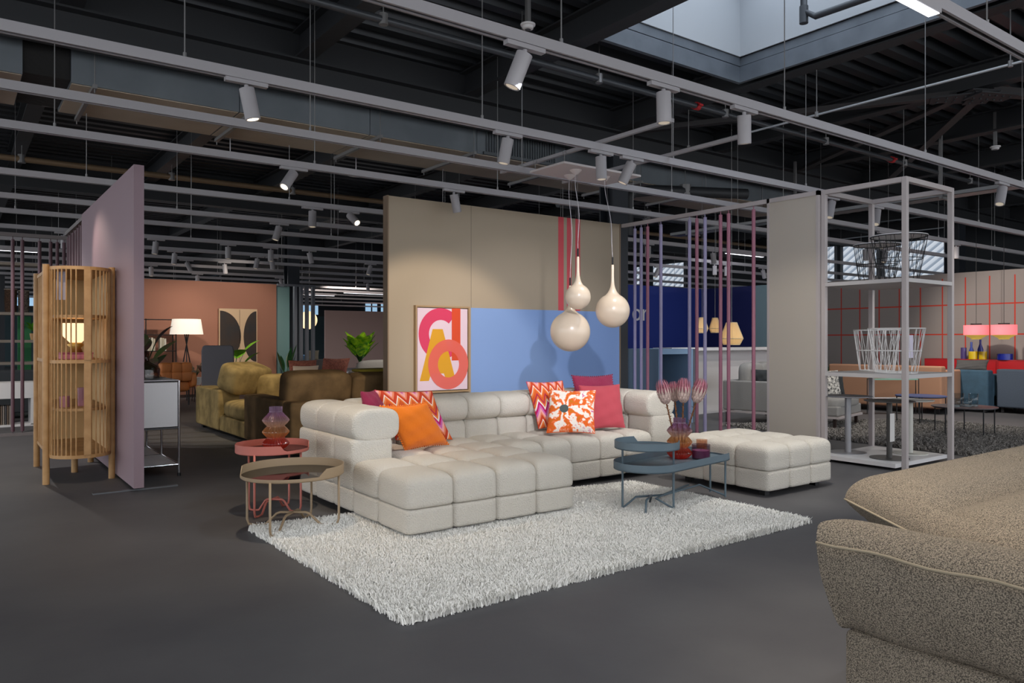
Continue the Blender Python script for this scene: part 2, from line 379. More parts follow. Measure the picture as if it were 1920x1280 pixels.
# outer walls
M_outer = mat('outer_wall', '#2c3034', .8)
m = MB().box(-12, 26, 45, 45.2, 0, 5.2); struct('wall_back', m, M_outer)
m = MB().box(24, 24.2, -4, 45, 0, 5.2); struct('wall_right', m, M_outer)
m = MB().box(-12, 22, 44.7, 45.0, 0, 2.75); struct('wall_back_lower', m, mat('teal_lower', '#34474d', .8))
def facade():
    m, nt, b_ = nodes_of('window_facade'); tc = nt.nodes.new('ShaderNodeTexCoord'); sx = nt.nodes.new('ShaderNodeSeparateXYZ')
    nt.links.new(tc.outputs['Object'], sx.inputs[0])
    f = mth(nt, 'FRACT', mth(nt, 'MULTIPLY', mth(nt, 'ADD', mth(nt, 'MULTIPLY', sx.outputs['Y'], .75), sx.outputs['Z']), 4.2))
    c = ramp(nt, f, [(0, '#cfd9e6'), (.55, '#e3ebf5'), (.62, '#8f9eb0'), (1, '#a9b6c6')])
    nt.links.new(c, b_.inputs['Emission Color']); b_.inputs['Emission Strength'].default_value = .62; b_.inputs['Base Color'].default_value = (.02, .02, .02, 1); return m
M_fac = facade(); k = 2
for (y0, y1, z0, z1) in ((10.4, 12.5, 3.0, 4.35), (12.75, 13.9, 3.0, 4.4), (14.2, 16.0, 3.0, 4.45), (20.75, 23.4, 3.3, 4.45), (25, 27, 3.0, 4.2), (36, 38, 3, 4.2)):
    m = MB().box(23.94, 24.0, y0, y1, z0, z1); w = struct('window_%d' % k, m, M_fac); k += 1
    m = MB().box(23.9, 23.95, y0 - .08, y0, z0, z1).box(23.9, 23.95, y1, y1 + .08, z0, z1).box(23.9, 23.95, y0, y1, z0 - .08, z0); struct('window_frame', m, mat('frame_grey', '#70767c', .5), w)
M_day = mat('day_glass', '#9fc6e8', .3, emit=.6, emitcol='#a9d0f0')
for (x0, x1, z0, z1) in ((16.9, 18.2, 2.85, 3.45), (21.4, 22.2, 3.0, 3.7), (22.5, 23.4, 3.0, 3.7), (2.0, 5.0, 3.0, 3.5), (10.5, 12.5, 3.0, 3.6)):
    m = MB().box(x0, x1, 44.94, 45.0, z0, z1); w = struct('window_%d' % k, m, M_day); k += 1
    m = MB().box((x0 + x1) / 2 - .04, (x0 + x1) / 2 + .04, 44.9, 44.95, z0, z1).box(x0, x1, 44.9, 44.95, z0 - .06, z0); struct('window_frame', m, M_black, w)
# columns
for (x, y, w_) in ((7.95, 8.25, .3), (6.95, 18.9, .3), (12.6, 16.6, .28), (1.0, 24.9, .3), (17.4, 16.6, .3), (19.8, 8.6, .35)):
    m = MB().box(x - w_ / 2, x + w_ / 2, y - w_ / 2, y - w_ / 2 + .03, 0, 4.1).box(x - w_ / 2, x + w_ / 2, y + w_ / 2 - .03, y + w_ / 2, 0, 4.1).box(x - .02, x + .02, y - w_ / 2 + .03, y + w_ / 2 - .03, 0, 4.1)
    struct('column', m, mat('column_paint', '#252a31', .5, .1))
m = MB().box(6.38, 6.75, 18.5, 18.55, .05, 2.62); struct('wall_glass_back', m, mat('frosted_glass', '#6f9492', .3))
m = MB()
for x in (6.8, 6.95, 7.1, 7.26): m.box(x, x + .07, 18.3, 18.4, 0, 2.62)
m.box(6.38, 7.35, 18.3, 18.36, 2.62, 2.67); struct('trim_4', m, mat('post_grey', '#6d7078', .5))

# ================================================================== CEILING THINGS
ORD = ['first', 'second', 'third', 'fourth', 'fifth', 'sixth', 'seventh', 'eighth', 'ninth', 'tenth', 'eleventh', 'twelfth', 'thirteenth', 'fourteenth', 'fifteenth', 'sixteenth', 'seventeenth', 'eighteenth', 'nineteenth', 'twentieth']
TR = [1.91, 3.57, 5.17, 6.35, 7.5, 9.6, 11.2, 12.5, 14.2, 15.9, 17.5, 19.2, 21.0, 22.6, 24.3, 26.0, 28.0, 30.5, 33.5, 37.0]
for i, y in enumerate(TR):
    x0, x1 = -3.0, 22.0
    if y > 17: x0, x1 = .3, 23.5
    r = thing('lighting_rail', 'long white suspended lighting rail, %s row from the camera' % ORD[i], 'lighting rail', (x0, y, 3.04), 0, 'suspended lighting rails')
    m = MB(); L = x1 - x0
    m.box(0, L, -.03, -.024, 0, .065).box(0, L, .024, .03, 0, .065).box(0, L, -.024, .024, .05, .065).box(0, L, -.024, -.014, 0, .012).box(0, L, .014, .024, 0, .012)
    m.build('rail_body', M_rail, r)
    m = MB().box(0, L, -.013, .013, .03, .048); m.build('rail_slot', mat('slot_dark', '#4b4139', .6), r)
    x = .9 + (i % 3) * .5; step = 2.3 if y < 13 else 4.5
    while x < L and (x0 + x) < y * 2.9 + 1:
        if x0 + x > -.8:
            MB().cyl((x, 0, .065), (x, 0, .77 if 8.6 < y < 10 else 1.695 if not (HX0 < x0 + x < HX1 and HY0 < y < HY1) else 2.7), .0045, 5).cyl((x, 0, .065), (x, 0, .1), .012, 6).build('suspension_wire', M_wire, r)
        x += step
# spotlights
def make_spot():
    r = thing('rail_spotlight', 'spot', 'spotlight', (0, 0, 3.04), 0, 'cylinder spotlights on the rails')
    MB().box(-.14, .14, -.022, .022, -.028, -.001).cyl((0, 0, -.03), (0, 0, -.06), .014, 8).build('adapter', M_rail, r)
    return r
def head(r, tx, ty, lens):
    d = Vector((tx, ty, -1)).normalized(); c = Vector((0, 0, -.05)); a = c + d * .005; e = c + d * .21
    h = MB().cyl(a, e, .05, 20).build('head', M_rail, r, smooth='auto')
    MB().cyl(e, e + d * .002, .038, 16).build('lens', lens, h)
    MB().tube([e + (Vector((1, 0, 0)).cross(d).normalized() * math.cos(t) + Vector((1, 0, 0)).cross(d).normalized().cross(d) * math.sin(t)) * .046 for t in [2 * PI * q / 16 for q in range(16)]], .005, 5, closed=True).build('bezel', M_rail, h)
SP = [(1.59, 5.17, .2, -.05), (2.72, 3.57, -.3, .25), (3.91, 3.57, 0, -.02), (4.79, 3.57, .15, .1), (3.76, 5.17, -.15, .1), (4.82, 5.17, 0, -.05), (5.22, 5.17, -.35, .3),
      (2.78, 7.5, -.7, -.3), (3.81, 9.6, -.05, -.1), (4.68, 7.5, .3, .1), (4.33, 9.6, .3, -1.3), (3.93, 11.2, -.3, 0), (9.37, 3.57, -.4, 0), (8.65, 5.17, -.3, 0), (9.71, 5.17, -.4, -.1),
      (2.83, 14.2, -.1, 0), (3.51, 15.9, -.1, 0), (4.04, 14.2, 0, 0), (5.12, 15.9, -.2, 0), (4.82, 14.2, 0, 0), (5.42, 15.9, .1, 0), (5.57, 14.2, .25, 0), (7.69, 15.9, -.3, 0), (10.07, 21.0, 0, 0),
      (9.41, 24.3, -.5, 0), (3.72, 19.2, 0, -.1), (5.19, 21.0, 0, -.1), (7.39, 21.0, .4, 0), (1.46, 14.2, 0, .1), (10.11, 9.6, 0, 0), (13.52, 12.5, -.4, .2), (13.95, 11.2, 0, 0), (14.37, 11.2, 0, 0), (15.74, 11.2, .4, 0),
      (14.39, 7.5, -.3, 0), (13.68, 7.5, 0, 0), (14.67, 6.35, 0, 0), (11.9, 9.6, .2, 0), (12.1, 6.35, -.2, .1), (4.9, 17.5, .1, 0), (4.1, 17.5, .5, .2)]
SP = sorted(set(SP), key=lambda s: (s[1], s[0])); seen = {}; tot = {}
for s in SP: tot[s[1]] = tot.get(s[1], 0) + 1
NTH = ['leftmost', 'second from left', 'third from left', 'fourth from left', 'fifth from left', 'sixth from left', 'seventh from left']
for (x, y, tx, ty) in SP:
    k = seen.get(y, 0); seen[y] = k + 1; row = ORD[TR.index(y)]
    tilt = 'pointing straight down' if abs(tx) + abs(ty) < .2 else ('tilted left' if tx < 0 else 'tilted right')
    pos = 'only lamp' if tot[y] == 1 else NTH[k] + ' lamp'
    r = make_spot(); r.location = (x, y, 3.04)
    r['label'] = 'white cylinder spotlight %s, %s on the %s rail row' % (tilt, pos, row)
    head(r, tx, ty, M_lens if (x, y) in ((4.33, 9.6), (1.59, 5.17), (2.78, 7.5)) else M_lensoff)
# the bright bulb seen head on gets its own little lamp glow
# linear lamps
def linear(x, y, L, label):
    r = thing('linear_lamp', label, 'lamp', (x, y, 3.04), 0, 'linear ceiling lamps')
    MB().box(-L / 2, L / 2, -.035, .035, -.03, -.001).build('housing', M_rail, r)
    MB().box(-L / 2 + .01, L / 2 - .01, -.028, .028, -.034, -.031).build('diffuser', mat('led_white', '#ffffff', .4, emit=2.5, emitcol='#f2f6ff'), r)
linear(3.42, 1.91, 1.5, 'bright white linear lamp under the first rail at the top right')
linear(8.6, 28.0, 1.6, 'linear lamp far behind the brown sofa, leftmost of three')
linear(11.0, 28.0, 2.0, 'linear lamp far behind the brown sofa, middle of three')
linear(12.5, 26.0, 2.0, 'linear lamp above the mauve far partition, rightmost of three')
linear(.9, 17.5, .9, 'linear lamp seen through the dark poles at the far left')
linear(12.9, 9.6, 1.2, 'linear lamp above the navy wall behind the pink poles')
linear(11.3, 7.5, .9, 'linear lamp above the black wire baskets')

# galvanised duct
M_duct = mat('duct_zinc', '#7d848a', .4, .4, bump=.05, bscale=6, col2='#70777d', vscale=1.5)
r = thing('air_duct', 'long rectangular galvanised air duct hung under the black roof', 'duct', (-2, 8.7, 3.86))
m = MB(); xs = [0, 2.55, 2.95, 4.6, 6.2, 7.8, 9.4, 11, 12.6, 14.2, 15.5]
for a, b_ in zip(xs, xs[1:]):
    if abs(a - 2.55) < .01: continue
    m.box(a + .004, b_ - .004, 0, 1.2, 0, .42)
m.build('duct_section', M_duct, r); m = MB()
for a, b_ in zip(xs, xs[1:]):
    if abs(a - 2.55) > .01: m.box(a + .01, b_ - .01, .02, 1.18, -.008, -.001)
m.build('underside_bounce', mat('duct_warm_bounce', '#cdbfab', .5, .1, col2='#b5a58f', vscale=.9), r)  # beige puts the warm light bounced from below into the colour
m = MB().box(2.55, 2.95, .03, 1.17, .03, .39); m.build('flexible_joint', mat('joint_black', '#1b1a19', .8, bump=.8, bscale=18), r)
m = MB()
for i in range(28): m.box(7.95 + i * .045, 7.97 + i * .045, -.02, 0, .05, .36)
m.box(7.9, 9.25, -.03, 0, .0, .04).box(7.9, 9.25, -.03, 0, .37, .41).build('side_grille', mat('grille_grey', '#5f6468', .5, .4), r)
for x in (2.3, 3.15, 4.7, 6.3, 7.7, 9.3, 10.9, 12.5, 14.1):
    MB().box(x - .02, x + .02, -.12, 1.32, -.05, -.01).cyl((x, -.08, -.09), (x, -.08, .87), .006, 6).cyl((x, 1.28, -.09), (x, 1.28, .87), .006, 6).build('hanger_bracket', M_wire, r)
# pipes
def pipe(name, pts, rad, m_, label, cat='pipe', hang=(), zt=4.74, clamps=()):
    r = thing(name, label, cat, pts[0]); o = Vector(pts[0])
    MB().tube([Vector(p) - o for p in pts], rad, 10).build('tube', m_, r, smooth='auto')
    for h in hang:
        p = Vector(h) - o; MB().cyl(p, p + Vector((0, 0, zt - h[2])), .006, 6).cyl(p - Vector((0, 0, rad + .01)), p + Vector((0, 0, rad + .02)), rad + .008, 10).build('pipe_hanger', M_wire, r)
    for h in clamps:
        p = Vector(h) - o; MB().cyl(p - Vector((.03, 0, 0)), p + Vector((.03, 0, 0)), rad + .015, 10).box(p.x - .03, p.x + .03, p.y - rad - .04, p.y + rad + .04, p.z - .012, p.z + .012).build('red_clamp', M_red, r)
    return r
pipe('sprinkler_pipe', [(-1, 6.25, 4.2), (23, 6.25, 4.2)], .035, M_pipe, 'grey sprinkler pipe running between the near spotlights and the girder', hang=[(x, 6.25, 4.2) for x in (.9, 3.15, 5.8, 8.0, 10.3, 12.6, 15)], clamps=[(7.45, 6.25, 4.2), (12.2, 6.25, 4.2)])
pipe('sprinkler_pipe', [(2, 2.6, 4.25), (23, 2.6, 4.25)], .04, M_pipe, 'grey sprinkler pipe with a red clamp in the top right corner', hang=[(x, 2.6, 4.25) for x in (8.0, 10.3, 12.6)], clamps=[(7.85, 2.6, 4.25), (11.7, 2.6, 4.25)])
pipe('conduit', [(8.05, 7.2, 3.9), (8.05, 0.5, 3.9)], .014, mat('zinc_bright', '#b4b8bc', .3, .6), 'thin bright conduit slanting under the rooflight', hang=[(8.05, 6.9, 3.9), (8.05, 5.0, 3.9), (8.05, 3.0, 3.9)])
pipe('sprinkler_pipe', [(-3, 10.6, 4.15), (20, 10.6, 4.15)], .05, M_pipe, 'dark grey pipe running just behind the air duct', hang=[(x, 10.6, 4.15) for x in (.9, 3.15, 5.35, 7.98)], clamps=[(.2, 10.6, 4.15)])
pipe('sprinkler_pipe', [(-3, 14.5, 4.2), (22, 14.5, 4.2)], .05, mat('pipe_brown', '#8a7359', .5, .2), 'brown pipe under the roof above the mauve partition', hang=[(x, 14.5, 4.2) for x in (.9, 3.15, 5.35)])
pipe('sprinkler_pipe', [(10, 12.0, 4.1), (23, 12.0, 4.1)], .09, mat('pipe_lag', '#5c5f63', .6), 'thick lagged pipe above the pink and lilac poles', hang=[(x, 12.0, 4.1) for x in (12.6, 15)])
pipe('elbow_pipe', [(8.9, 8.9, 3.0), (8.9, 8.9, 3.62), (9.0, 8.85, 3.72), (9.3, 8.7, 3.76), (10.8, 8.0, 3.76)], .09, M_beam, 'thick black elbow pipe beside the column above the poles', hang=[(9.8, 8.47, 3.76)])
pipe('sprinkler_pipe', [(10, 17.8, 4.15), (23, 17.8, 4.15)], .05, M_pipe, 'grey pipe far behind the navy wall', hang=[(12.6, 17.8, 4.15)])
# braces with bolted plates under the roof
def brace(a, b_, label):
    r = thing('roof_brace', label, 'brace', (a[0], a[1], a[2]), 0, 'diagonal roof braces'); d = Vector(b_) - Vector(a); L = d.length; ang = math.atan2(d.y, d.x)
    r.rotation_euler = (0, 0, ang); MB().box(0, L, -.06, .06, 0, .012).box(0, L, -.06, -.048, .012, .1).build('angle_bar', mat('brace_grey', '#3b3839', .5, .1), r)
    m = MB().box(-.25, .3, -.14, .14, -.02, -.002)
    for i in range(5): m.cyl((-.18 + i * .1, .07, -.035), (-.18 + i * .1, .07, -.02), .015, 6).cyl((-.18 + i * .1, -.07, -.035), (-.18 + i * .1, -.07, -.02), .015, 6)
    m.build('bolted_plate', M_beam, r)
brace((10.3, 4.3, 4.38), (12.5, 8.1, 4.38), 'dark diagonal brace from the bolted plate right of the rooflight to the girder')
brace((10.4, 4.2, 4.36), (15.0, 7.9, 4.36), 'long dark brace fanning out right from the bolted plate')
brace((10.4, 4.1, 4.34), (15.0, 2.0, 4.34), 'brownish brace running from the bolted plate to the right edge')
brace((10.2, 4.4, 4.36), (8.1, 8.1, 4.36), 'dark brace running from the bolted plate towards the column')
# cable tray
r = thing('cable_tray', 'perforated metal cable tray hung behind the open rack', 'cable tray', (12.4, 2, 3.5))
MB().box(-.15, .15, 0, 9, 0, .006).box(-.15, -.144, 0, 9, 0, .06).box(.144, .15, 0, 9, 0, .06).build('tray', mat('tray_zinc', '#9a9c9e', .35, .5), r)
for y in (1, 3.5, 6, 8.5): MB().box(-.2, .2, y - .02, y + .02, -.04, 0).box(-.22, -.18, y - .02, y + .02, -.04, 1.0).build('tray_bracket', M_wire, r)
# smoke detectors
def detector(x, y, z, label):
    r = thing('smoke_detector', label, 'smoke detector', (x, y, z)); MB().lathe([(.03, -.05), (.05, -.045), (.055, -.02), (.07, -.015), (.072, 0)], 20).build('housing', M_white, r, smooth='auto')
    MB().lathe([(.001, -.056), (.028, -.055), (.028, -.05)], 16).build('sensor_cap', mat('cap_dark', '#55565a', .5), r); MB().box(-.02, .02, -.02, .02, 0, 4.735 - z).build('drop_rod', M_wire, r)
detector(4.41, 5.74, 4.3, 'white smoke detector above the second rail near the rooflight')
detector(12.6, 4.9, 4.2, 'white detector hanging under the roof at the upper right')
for (x, y, lab) in ((2.9, 10.1, 'round flat disc sensor below the duct at the left'), (4.75, 10.3, 'round flat disc sensor below the duct above the cream wall')):
    r = thing('disc_sensor', lab, 'sensor', (x, y, 3.7)); MB().lathe([(.001, -.01), (.12, -.004), (.125, 0), (.02, .012), (.006, .02), (.006, 1.03)], 20).build('disc', M_white, r, smooth='auto')

# ================================================================== SLATTED SCREENS AND RACK
M_lilac = mat('pole_lilac', '#9b94b4', .5); M_pinkp = mat('pole_pink', '#a06678', .5); M_plum = mat('pole_plum', '#5d4048', .5); M_framew = mat('frame_light', '#b3aaa8', .45)
def screen(name, label, loc, along, poles, L, H, railm, grp=None):
    """along: 'y' or 'x'; poles: list of (offset, material, label)"""
    r = thing(name, label, 'room divider', loc, 0)
    def bx(a0, a1, z0, z1, w=.025): return MB().box(*((-w, w, a0, a1) if along == 'y' else (a0, a1, -w, w)), z0, z1)
    bx(0, L, H - .05, H).build('top_rail', railm, r); bx(0, L, 0, .04).build('bottom_rail', railm, r)
    for (p, m_, lab) in poles:
        q = (0, p) if along == 'y' else (p, 0)
        MB().cyl((q[0], q[1], .06), (q[0], q[1], H - .09), .022, 12).cyl((q[0], q[1], .04), (q[0], q[1], H - .05), .006, 6).build('pole', m_, r, smooth='auto', label=lab)
    return r
pk = [(7.49, 0), (7.37, 0), (7.25, 1), (7.01, 0), (6.52, 0), (6.4, 1), (6.27, 0), (6.03, 1), (5.91, 1), (5.55, 1)]
s = screen('pole_screen', 'open screen of pink and lilac vertical poles beside the blue painted wall', (7.625, 5.36, 0), 'y', [(y - 5.36, M_pinkp if k else M_lilac, 'dusty pink pole' if k else 'lilac pole') for y, k in pk], 2.37, 2.93, M_framew)
r = thing('end_panel', 'tall cream end panel between the pink poles and the open rack', 'panel', (7.625, 4.70, 0))
MB().box(-.02, .02, .03, .62, .02, 2.88).build('board', mat('panel_cream', '#b5aca0', .7), r)
MB().box(-.025, .025, 0, .03, 0, 2.93).box(-.025, .025, .62, .65, 0, 2.93).box(-.025, .025, 0, .65, 2.88, 2.93).build('edge_frame', M_framew, r)
pl = [(x, M_plum, None) for x in (-.9, -.55, -.2, .2, .66, .77, .97, 1.1, 1.18, 1.26)]
screen('pole_screen', 'dark plum pole screen behind the tall oak cabinet', (-1.5, 12.3, 0), 'x', [(x + 1.5, m_, l_) for x, m_, l_ in pl], 2.82, 2.75, mat('rail_grey', '#77706f', .5))
screen('pole_screen', 'short plum pole screen continuing the mauve partition backwards', (1.29, 10.42, 0), 'y', [(y, M_plum, None) for y in (.1, .3, .55, .8, 1.1, 1.4, 1.65)], 1.84, 2.8, mat('rail_grey', '#77706f', .5))
# open rack
r = thing('display_rack', 'tall open light metal display rack with two shelves and a white base', 'rack', (7.64, 3.77, 0))
W_, D_ = 1.03, .925
for (x, y) in ((0, 0), (W_ - .05, 0), (0, D_ - .05), (W_ - .05, D_ - .05)): MB().box(x, x + .05, y, y + .05, 0, 2.93).build('post', M_framew, r, bevel=.003)
m = MB().box(.05, W_ - .05, 0, .05, 2.88, 2.93).box(.05, W_ - .05, D_ - .05, D_, 2.88, 2.93).box(0, .05, .05, D_ - .05, 2.88, 2.93).box(W_ - .05, W_, .05, D_ - .05, 2.88, 2.93); m.build('top_frame', M_framew, r)
for z in (1.92, .95):
    m = MB().box(.05, W_ - .05, .0, D_, z - .04, z).box(0, .05, .05, D_ - .05, z - .04, z).box(W_ - .05, W_, .05, D_ - .05, z - .04, z); m.build('shelf', mat('shelf_light', '#b9b5b4', .45), r)
MB().box(-.12, W_ - .05, .05, D_ - .05, .03, .07).build('base_plate', M_white, r)
def basket(loc, rt, rb, h, m_, label, tag_=False, top=False, seed=1):
    rnd = random.Random(seed); r = thing('wire_basket', label, 'basket', loc); w = .0038
    def ring(rr, z): return [(rr * math.cos(2 * PI * i / 32), rr * math.sin(2 * PI * i / 32), z) for i in range(32)]
    MB().tube(ring(rt, h), w * 1.3, 6, closed=True).build('top_ring', m_, r, smooth=True); MB().tube(ring(rb, .006), w * 1.3, 6, closed=True).build('base_ring', m_, r, smooth=True)
    MB().tube(ring((rt + rb) / 2, h / 2), w, 6, closed=True).build('middle_ring', m_, r, smooth=True)
    m = MB(); n = 10
    for i in range(n):
        for off in (-.5, 0, .5):
            a0 = 2 * PI * (i + .5 * rnd.uniform(-.2, .2)) / n; a1 = 2 * PI * (i + off + rnd.uniform(-.2, .2)) / n
            m.tube([(rb * math.cos(a0), rb * math.sin(a0), .006), (rt * math.cos(a1), rt * math.sin(a1), h)], w * .7, 5)
    for i in range(4): a = PI * i / 4; m.tube([(rb * math.cos(a), rb * math.sin(a), .006), (-rb * math.cos(a), -rb * math.sin(a), .006)], w * .7, 5)
    m.build('wire_lattice', m_, r)
    if top: MB().lathe([(.001, h + .012), (rt + .005, h + .012), (rt + .008, h + .004), (.001, h + .004)], 28, cap=False).build('round_lid', M_white, r)
    if tag_: MB().box(-rt * .6, -rt * .6 + .12, -rt * .72, -rt * .72 + .003, h * .35, h * .85).build('price_tag', mat('tag_white', '#cfc9da', .6), r)
    return r
basket((8.05, 4.08, .95), .275, .2, .47, mat('wire_white', '#dddcdc', .4), 'white wire basket on the middle shelf of the rack, the front one', True, seed=3)
basket((8.37, 4.46, .95), .24, .18, .46, mat('wire_white', '#dddcdc', .4), 'white wire basket on the middle shelf behind the front one', seed=5)
basket((8.08, 4.07, 1.92), .275, .19, .47, M_black, 'black wire basket with white lid on the top shelf of the rack, the nearer one', top=True, seed=8)
basket((8.37, 4.46, 1.92), .24, .18, .44, M_black, 'black wire basket with white lid on the top shelf of the rack, the farther one', top=True, seed=9)
def pedestal(loc, R, Rb, h, m_, label, rp=.03, tag_=False):
    r = thing('pedestal_table', label, 'side table', loc)
    MB().lathe([(.001, 0), (Rb, 0), (Rb, .008), (.001, .01)], 36, cap=False).build('base_disc', m_, r, smooth='auto'); MB().cyl((0, 0, .008), (0, 0, h - .01), rp, 20).build('column', m_, r, smooth='auto')
    MB().lathe([(.001, h - .01), (R - .01, h - .01), (R, h - .004), (R, h), (.001, h)], 40, cap=False).build('tabletop', m_, r, smooth='auto')
    if tag_: MB().box(-.07, .02, -.045, -.042, h - .42, h - .13).build('price_tag', mat('tag_paper', '#d8d6d3', .6), r)
    return r
pedestal((7.85, 4.05, .07), .245, .19, .6, mat('table_dark', '#4a4846', .5), 'dark grey round pedestal table on the rack base', .028, True)
pedestal((7.88, 4.52, .07), .25, .19, .62, mat('table_silver', '#9c9ca0', .35, .4), 'silver grey round pedestal table standing behind the dark one', .033)
pedestal((8.38, 4.1, .07), .24, .18, .58, mat('table_white', '#c9c8c0', .5), 'off-white round pedestal table at the right end of the rack base', .033)

# ================================================================== WHITE TUFTED SOFA
def cell(mb, x0, x1, y0, y1, z0, z1, ov=1.035, a=9, ct=3.4, cb=16, ax='z'):
    mb.quilt(((x0 + x1) / 2, (y0 + y1) / 2, (z0 + z1) / 2), ((x1 - x0) / 2 * ov, (y1 - y0) / 2 * ov, (z1 - z0) / 2 * 1.01), a, ct, cb, round_ax=ax)
def grid_cells(mb, xs, ys, zs, top=3.4):
    for a, b_ in zip(xs, xs[1:]):
        for c, d in zip(ys, ys[1:]):
            for i, (e, f) in enumerate(zip(zs, zs[1:])): cell(mb, a, b_, c, d, e, f, ct=top if i == len(zs) - 2 else 14)
sofa = thing('modular_sofa', 'large off-white tufted boucle corner sofa with a deep chaise at its left', 'sofa', (4.0, 5.4, 0))
zt = [.05, .21, .435]
m = MB(); grid_cells(m, [2.34, 2.69, 3.04, 3.39, 3.74], [4.30, 4.74, 5.14], zt); m.build('chaise_section', M_boucle, sofa, True, world=True)
m = MB(); grid_cells(m, [2.72, 3.05, 3.39, 3.74, 4.09, 4.41, 4.76, 5.09, 5.43], [5.10, 5.48, 5.84], zt); m.build('seat_section', M_boucle, sofa, True, world=True)
m = MB(); bx_ = [2.70, 3.04, 3.39, 3.74, 4.10, 4.44, 4.79, 5.12, 5.45]
for a, b_ in zip(bx_, bx_[1:]):
    cell(m, a, b_, 5.76, 6.2, .05, .30); cell(m, a, b_, 5.78, 6.19, .28, .59, ct=5, ax='x')
    m.quilt(((a + b_) / 2, 5.965, .683), ((b_ - a) / 2 * 1.035, .245, .120), 8, 3.0, round_ax='x')
m.build('backrest', M_boucle, sofa, True, world=True)
def armrest(x0, x1, flip):
    m = MB(); ys = [5.14, 5.48, 5.83, 6.2]
    for a, b_ in zip(ys, ys[1:]):
        cell(m, x0, x1 - .03, a, b_, .05, .21, ct=14); cell(m, x0 + (.03 if flip else 0), x1 - (0 if flip else .03), a, b_, .20, .575, ct=14)
        m.quilt(((x0 + x1) / 2 + (-.02 if flip else .018), (a + b_) / 2, .668), ((x1 - x0) / 2 + .016, (b_ - a) / 2 * 1.03, .126), 12, 3.1, round_ax='y')
    return m
armrest(2.34, 2.70, False).build('left_armrest', M_boucle, sofa, True, world=True)
armrest(5.44, 5.80, True).build('right_armrest', M_boucle, sofa, True, world=True)
for (x, y) in ((2.45, 4.42), (3.62, 4.42), (2.45, 6.1), (5.7, 6.1), (5.7, 5.25), (4.1, 5.25)): MB().box(x - .03, x + .03, y - .03, y + .03, .035, .07).build('foot', M_black, sofa, world=True)
ott = thing('tufted_ottoman', 'square off-white tufted boucle ottoman at the right of the rug', 'ottoman', (5.85, 4.3, 0))
m = MB(); grid_cells(m, [5.40, 5.71, 6.02, 6.34], [3.79, 4.13, 4.47, 4.82], [.05, .215, .43], 3.6)
m.build('cushion_body', M_boucle, ott, True, world=True)
for (x, y) in ((5.5, 3.9), (6.24, 3.9), (5.5, 4.7), (6.24, 4.7)): MB().box(x - .03, x + .03, y - .03, y + .03, 0, .07).build('foot', M_black, ott, world=True)

# ================================================================== RUGS
import numpy as np
def shag(name, quad, z0, h, count, m_, label, seed, blade=.012):
    r = thing(name, label, 'rug', (sum(p[0] for p in quad) / 4, sum(p[1] for p in quad) / 4, 0)); L = r.location
    q = [Vector((p[0], p[1], 0)) for p in quad]; n = 60; vs = []; fs = []
    rng = np.random.default_rng(seed)
    def pt(u, v): return q[0].lerp(q[1], u).lerp(q[3].lerp(q[2], u), v)
    for j in range(n + 1):
        for i in range(n + 1):
            p = pt(i / n, j / n); e = min(i, j, n - i, n - j); vs.append((p.x, p.y, z0 + (h * .45 if e > 0 else .002)))
    for j in range(n):
        for i in range(n): a = j * (n + 1) + i; fs.append((a, a + 1, a + n + 2, a + n + 1))
    MB().add(vs, fs).build('backing', m_, r, world=True)
    u = rng.random(count); v = rng.random(count); Q = np.array([[p.x, p.y] for p in q])
    P = (Q[0] * (1 - u)[:, None] + Q[1] * u[:, None]) * (1 - v)[:, None] + (Q[3] * (1 - u)[:, None] + Q[2] * u[:, None]) * v[:, None]
    cl = np.sin(P[:, 0] * 9 + np.sin(P[:, 1] * 7)) * .5 + np.sin(P[:, 1] * 11 + P[:, 0] * 3) * .5
    an = rng.random(count) * 2 * PI; ln = h * (.8 + .5 * rng.random(count)) ; tl = (.5 + .5 * rng.random(count)) * h * .8
    lean = an + cl
    P = P + (rng.random((count, 2)) - .5) * .05
    base = np.c_[P[:, 0] - L.x, P[:, 1] - L.y, np.full(count, z0)]
    dx = np.c_[np.cos(an + 1.57), np.sin(an + 1.57), np.zeros(count)] * (blade / 2)
    mid = base + np.c_[np.cos(lean) * tl * .35, np.sin(lean) * tl * .35, ln * .65]; tip = base + np.c_[np.cos(lean) * tl, np.sin(lean) * tl, ln]
    V = np.stack([base - dx, base + dx, mid + dx, mid - dx, tip + dx * .35, tip - dx * .35], 1).reshape(-1, 3)
    k = np.arange(count)[:, None] * 6; F = np.concatenate([k + np.array([[0, 1, 2, 3]]), k + np.array([[3, 2, 4, 5]])], 1).reshape(-1)
    me = bpy.data.meshes.new('pile'); me.vertices.add(len(V)); me.vertices.foreach_set('co', V.astype(np.float32).reshape(-1))
    nf = count * 2; me.loops.add(nf * 4); me.loops.foreach_set('vertex_index', F.astype(np.int32)); me.polygons.add(nf)
    me.polygons.foreach_set('loop_start', np.arange(nf, dtype=np.int32) * 4); me.polygons.foreach_set('loop_total', np.full(nf, 4, dtype=np.int32)); me.update(calc_edges=True); me.validate()
    me.materials.append(m_); o = bpy.data.objects.new('pile', me); C.objects.link(o); o.parent = r; o['kind'] = 'stuff'
    return r
shag('shaggy_rug', [(1.66, 3.08), (4.90, 3.10), (4.92, 4.86), (1.64, 5.24)], .002, .034, 300000, mat('rug_white', '#faf8f2', .95, spec=.1), 'off-white shaggy rug under the tufted sofa and the low tables', 4, .0065)
shag('shaggy_rug', [(9.1, 3.2), (12.4, 3.0), (12.6, 6.0), (9.4, 7.4)], .002, .035, 70000, mat('rug_grey', '#aaa59f', .95, col2='#5f5c59', vscale=25, spec=.1), 'dark grey shaggy rug under the round wire tables at the right', 5, .018)

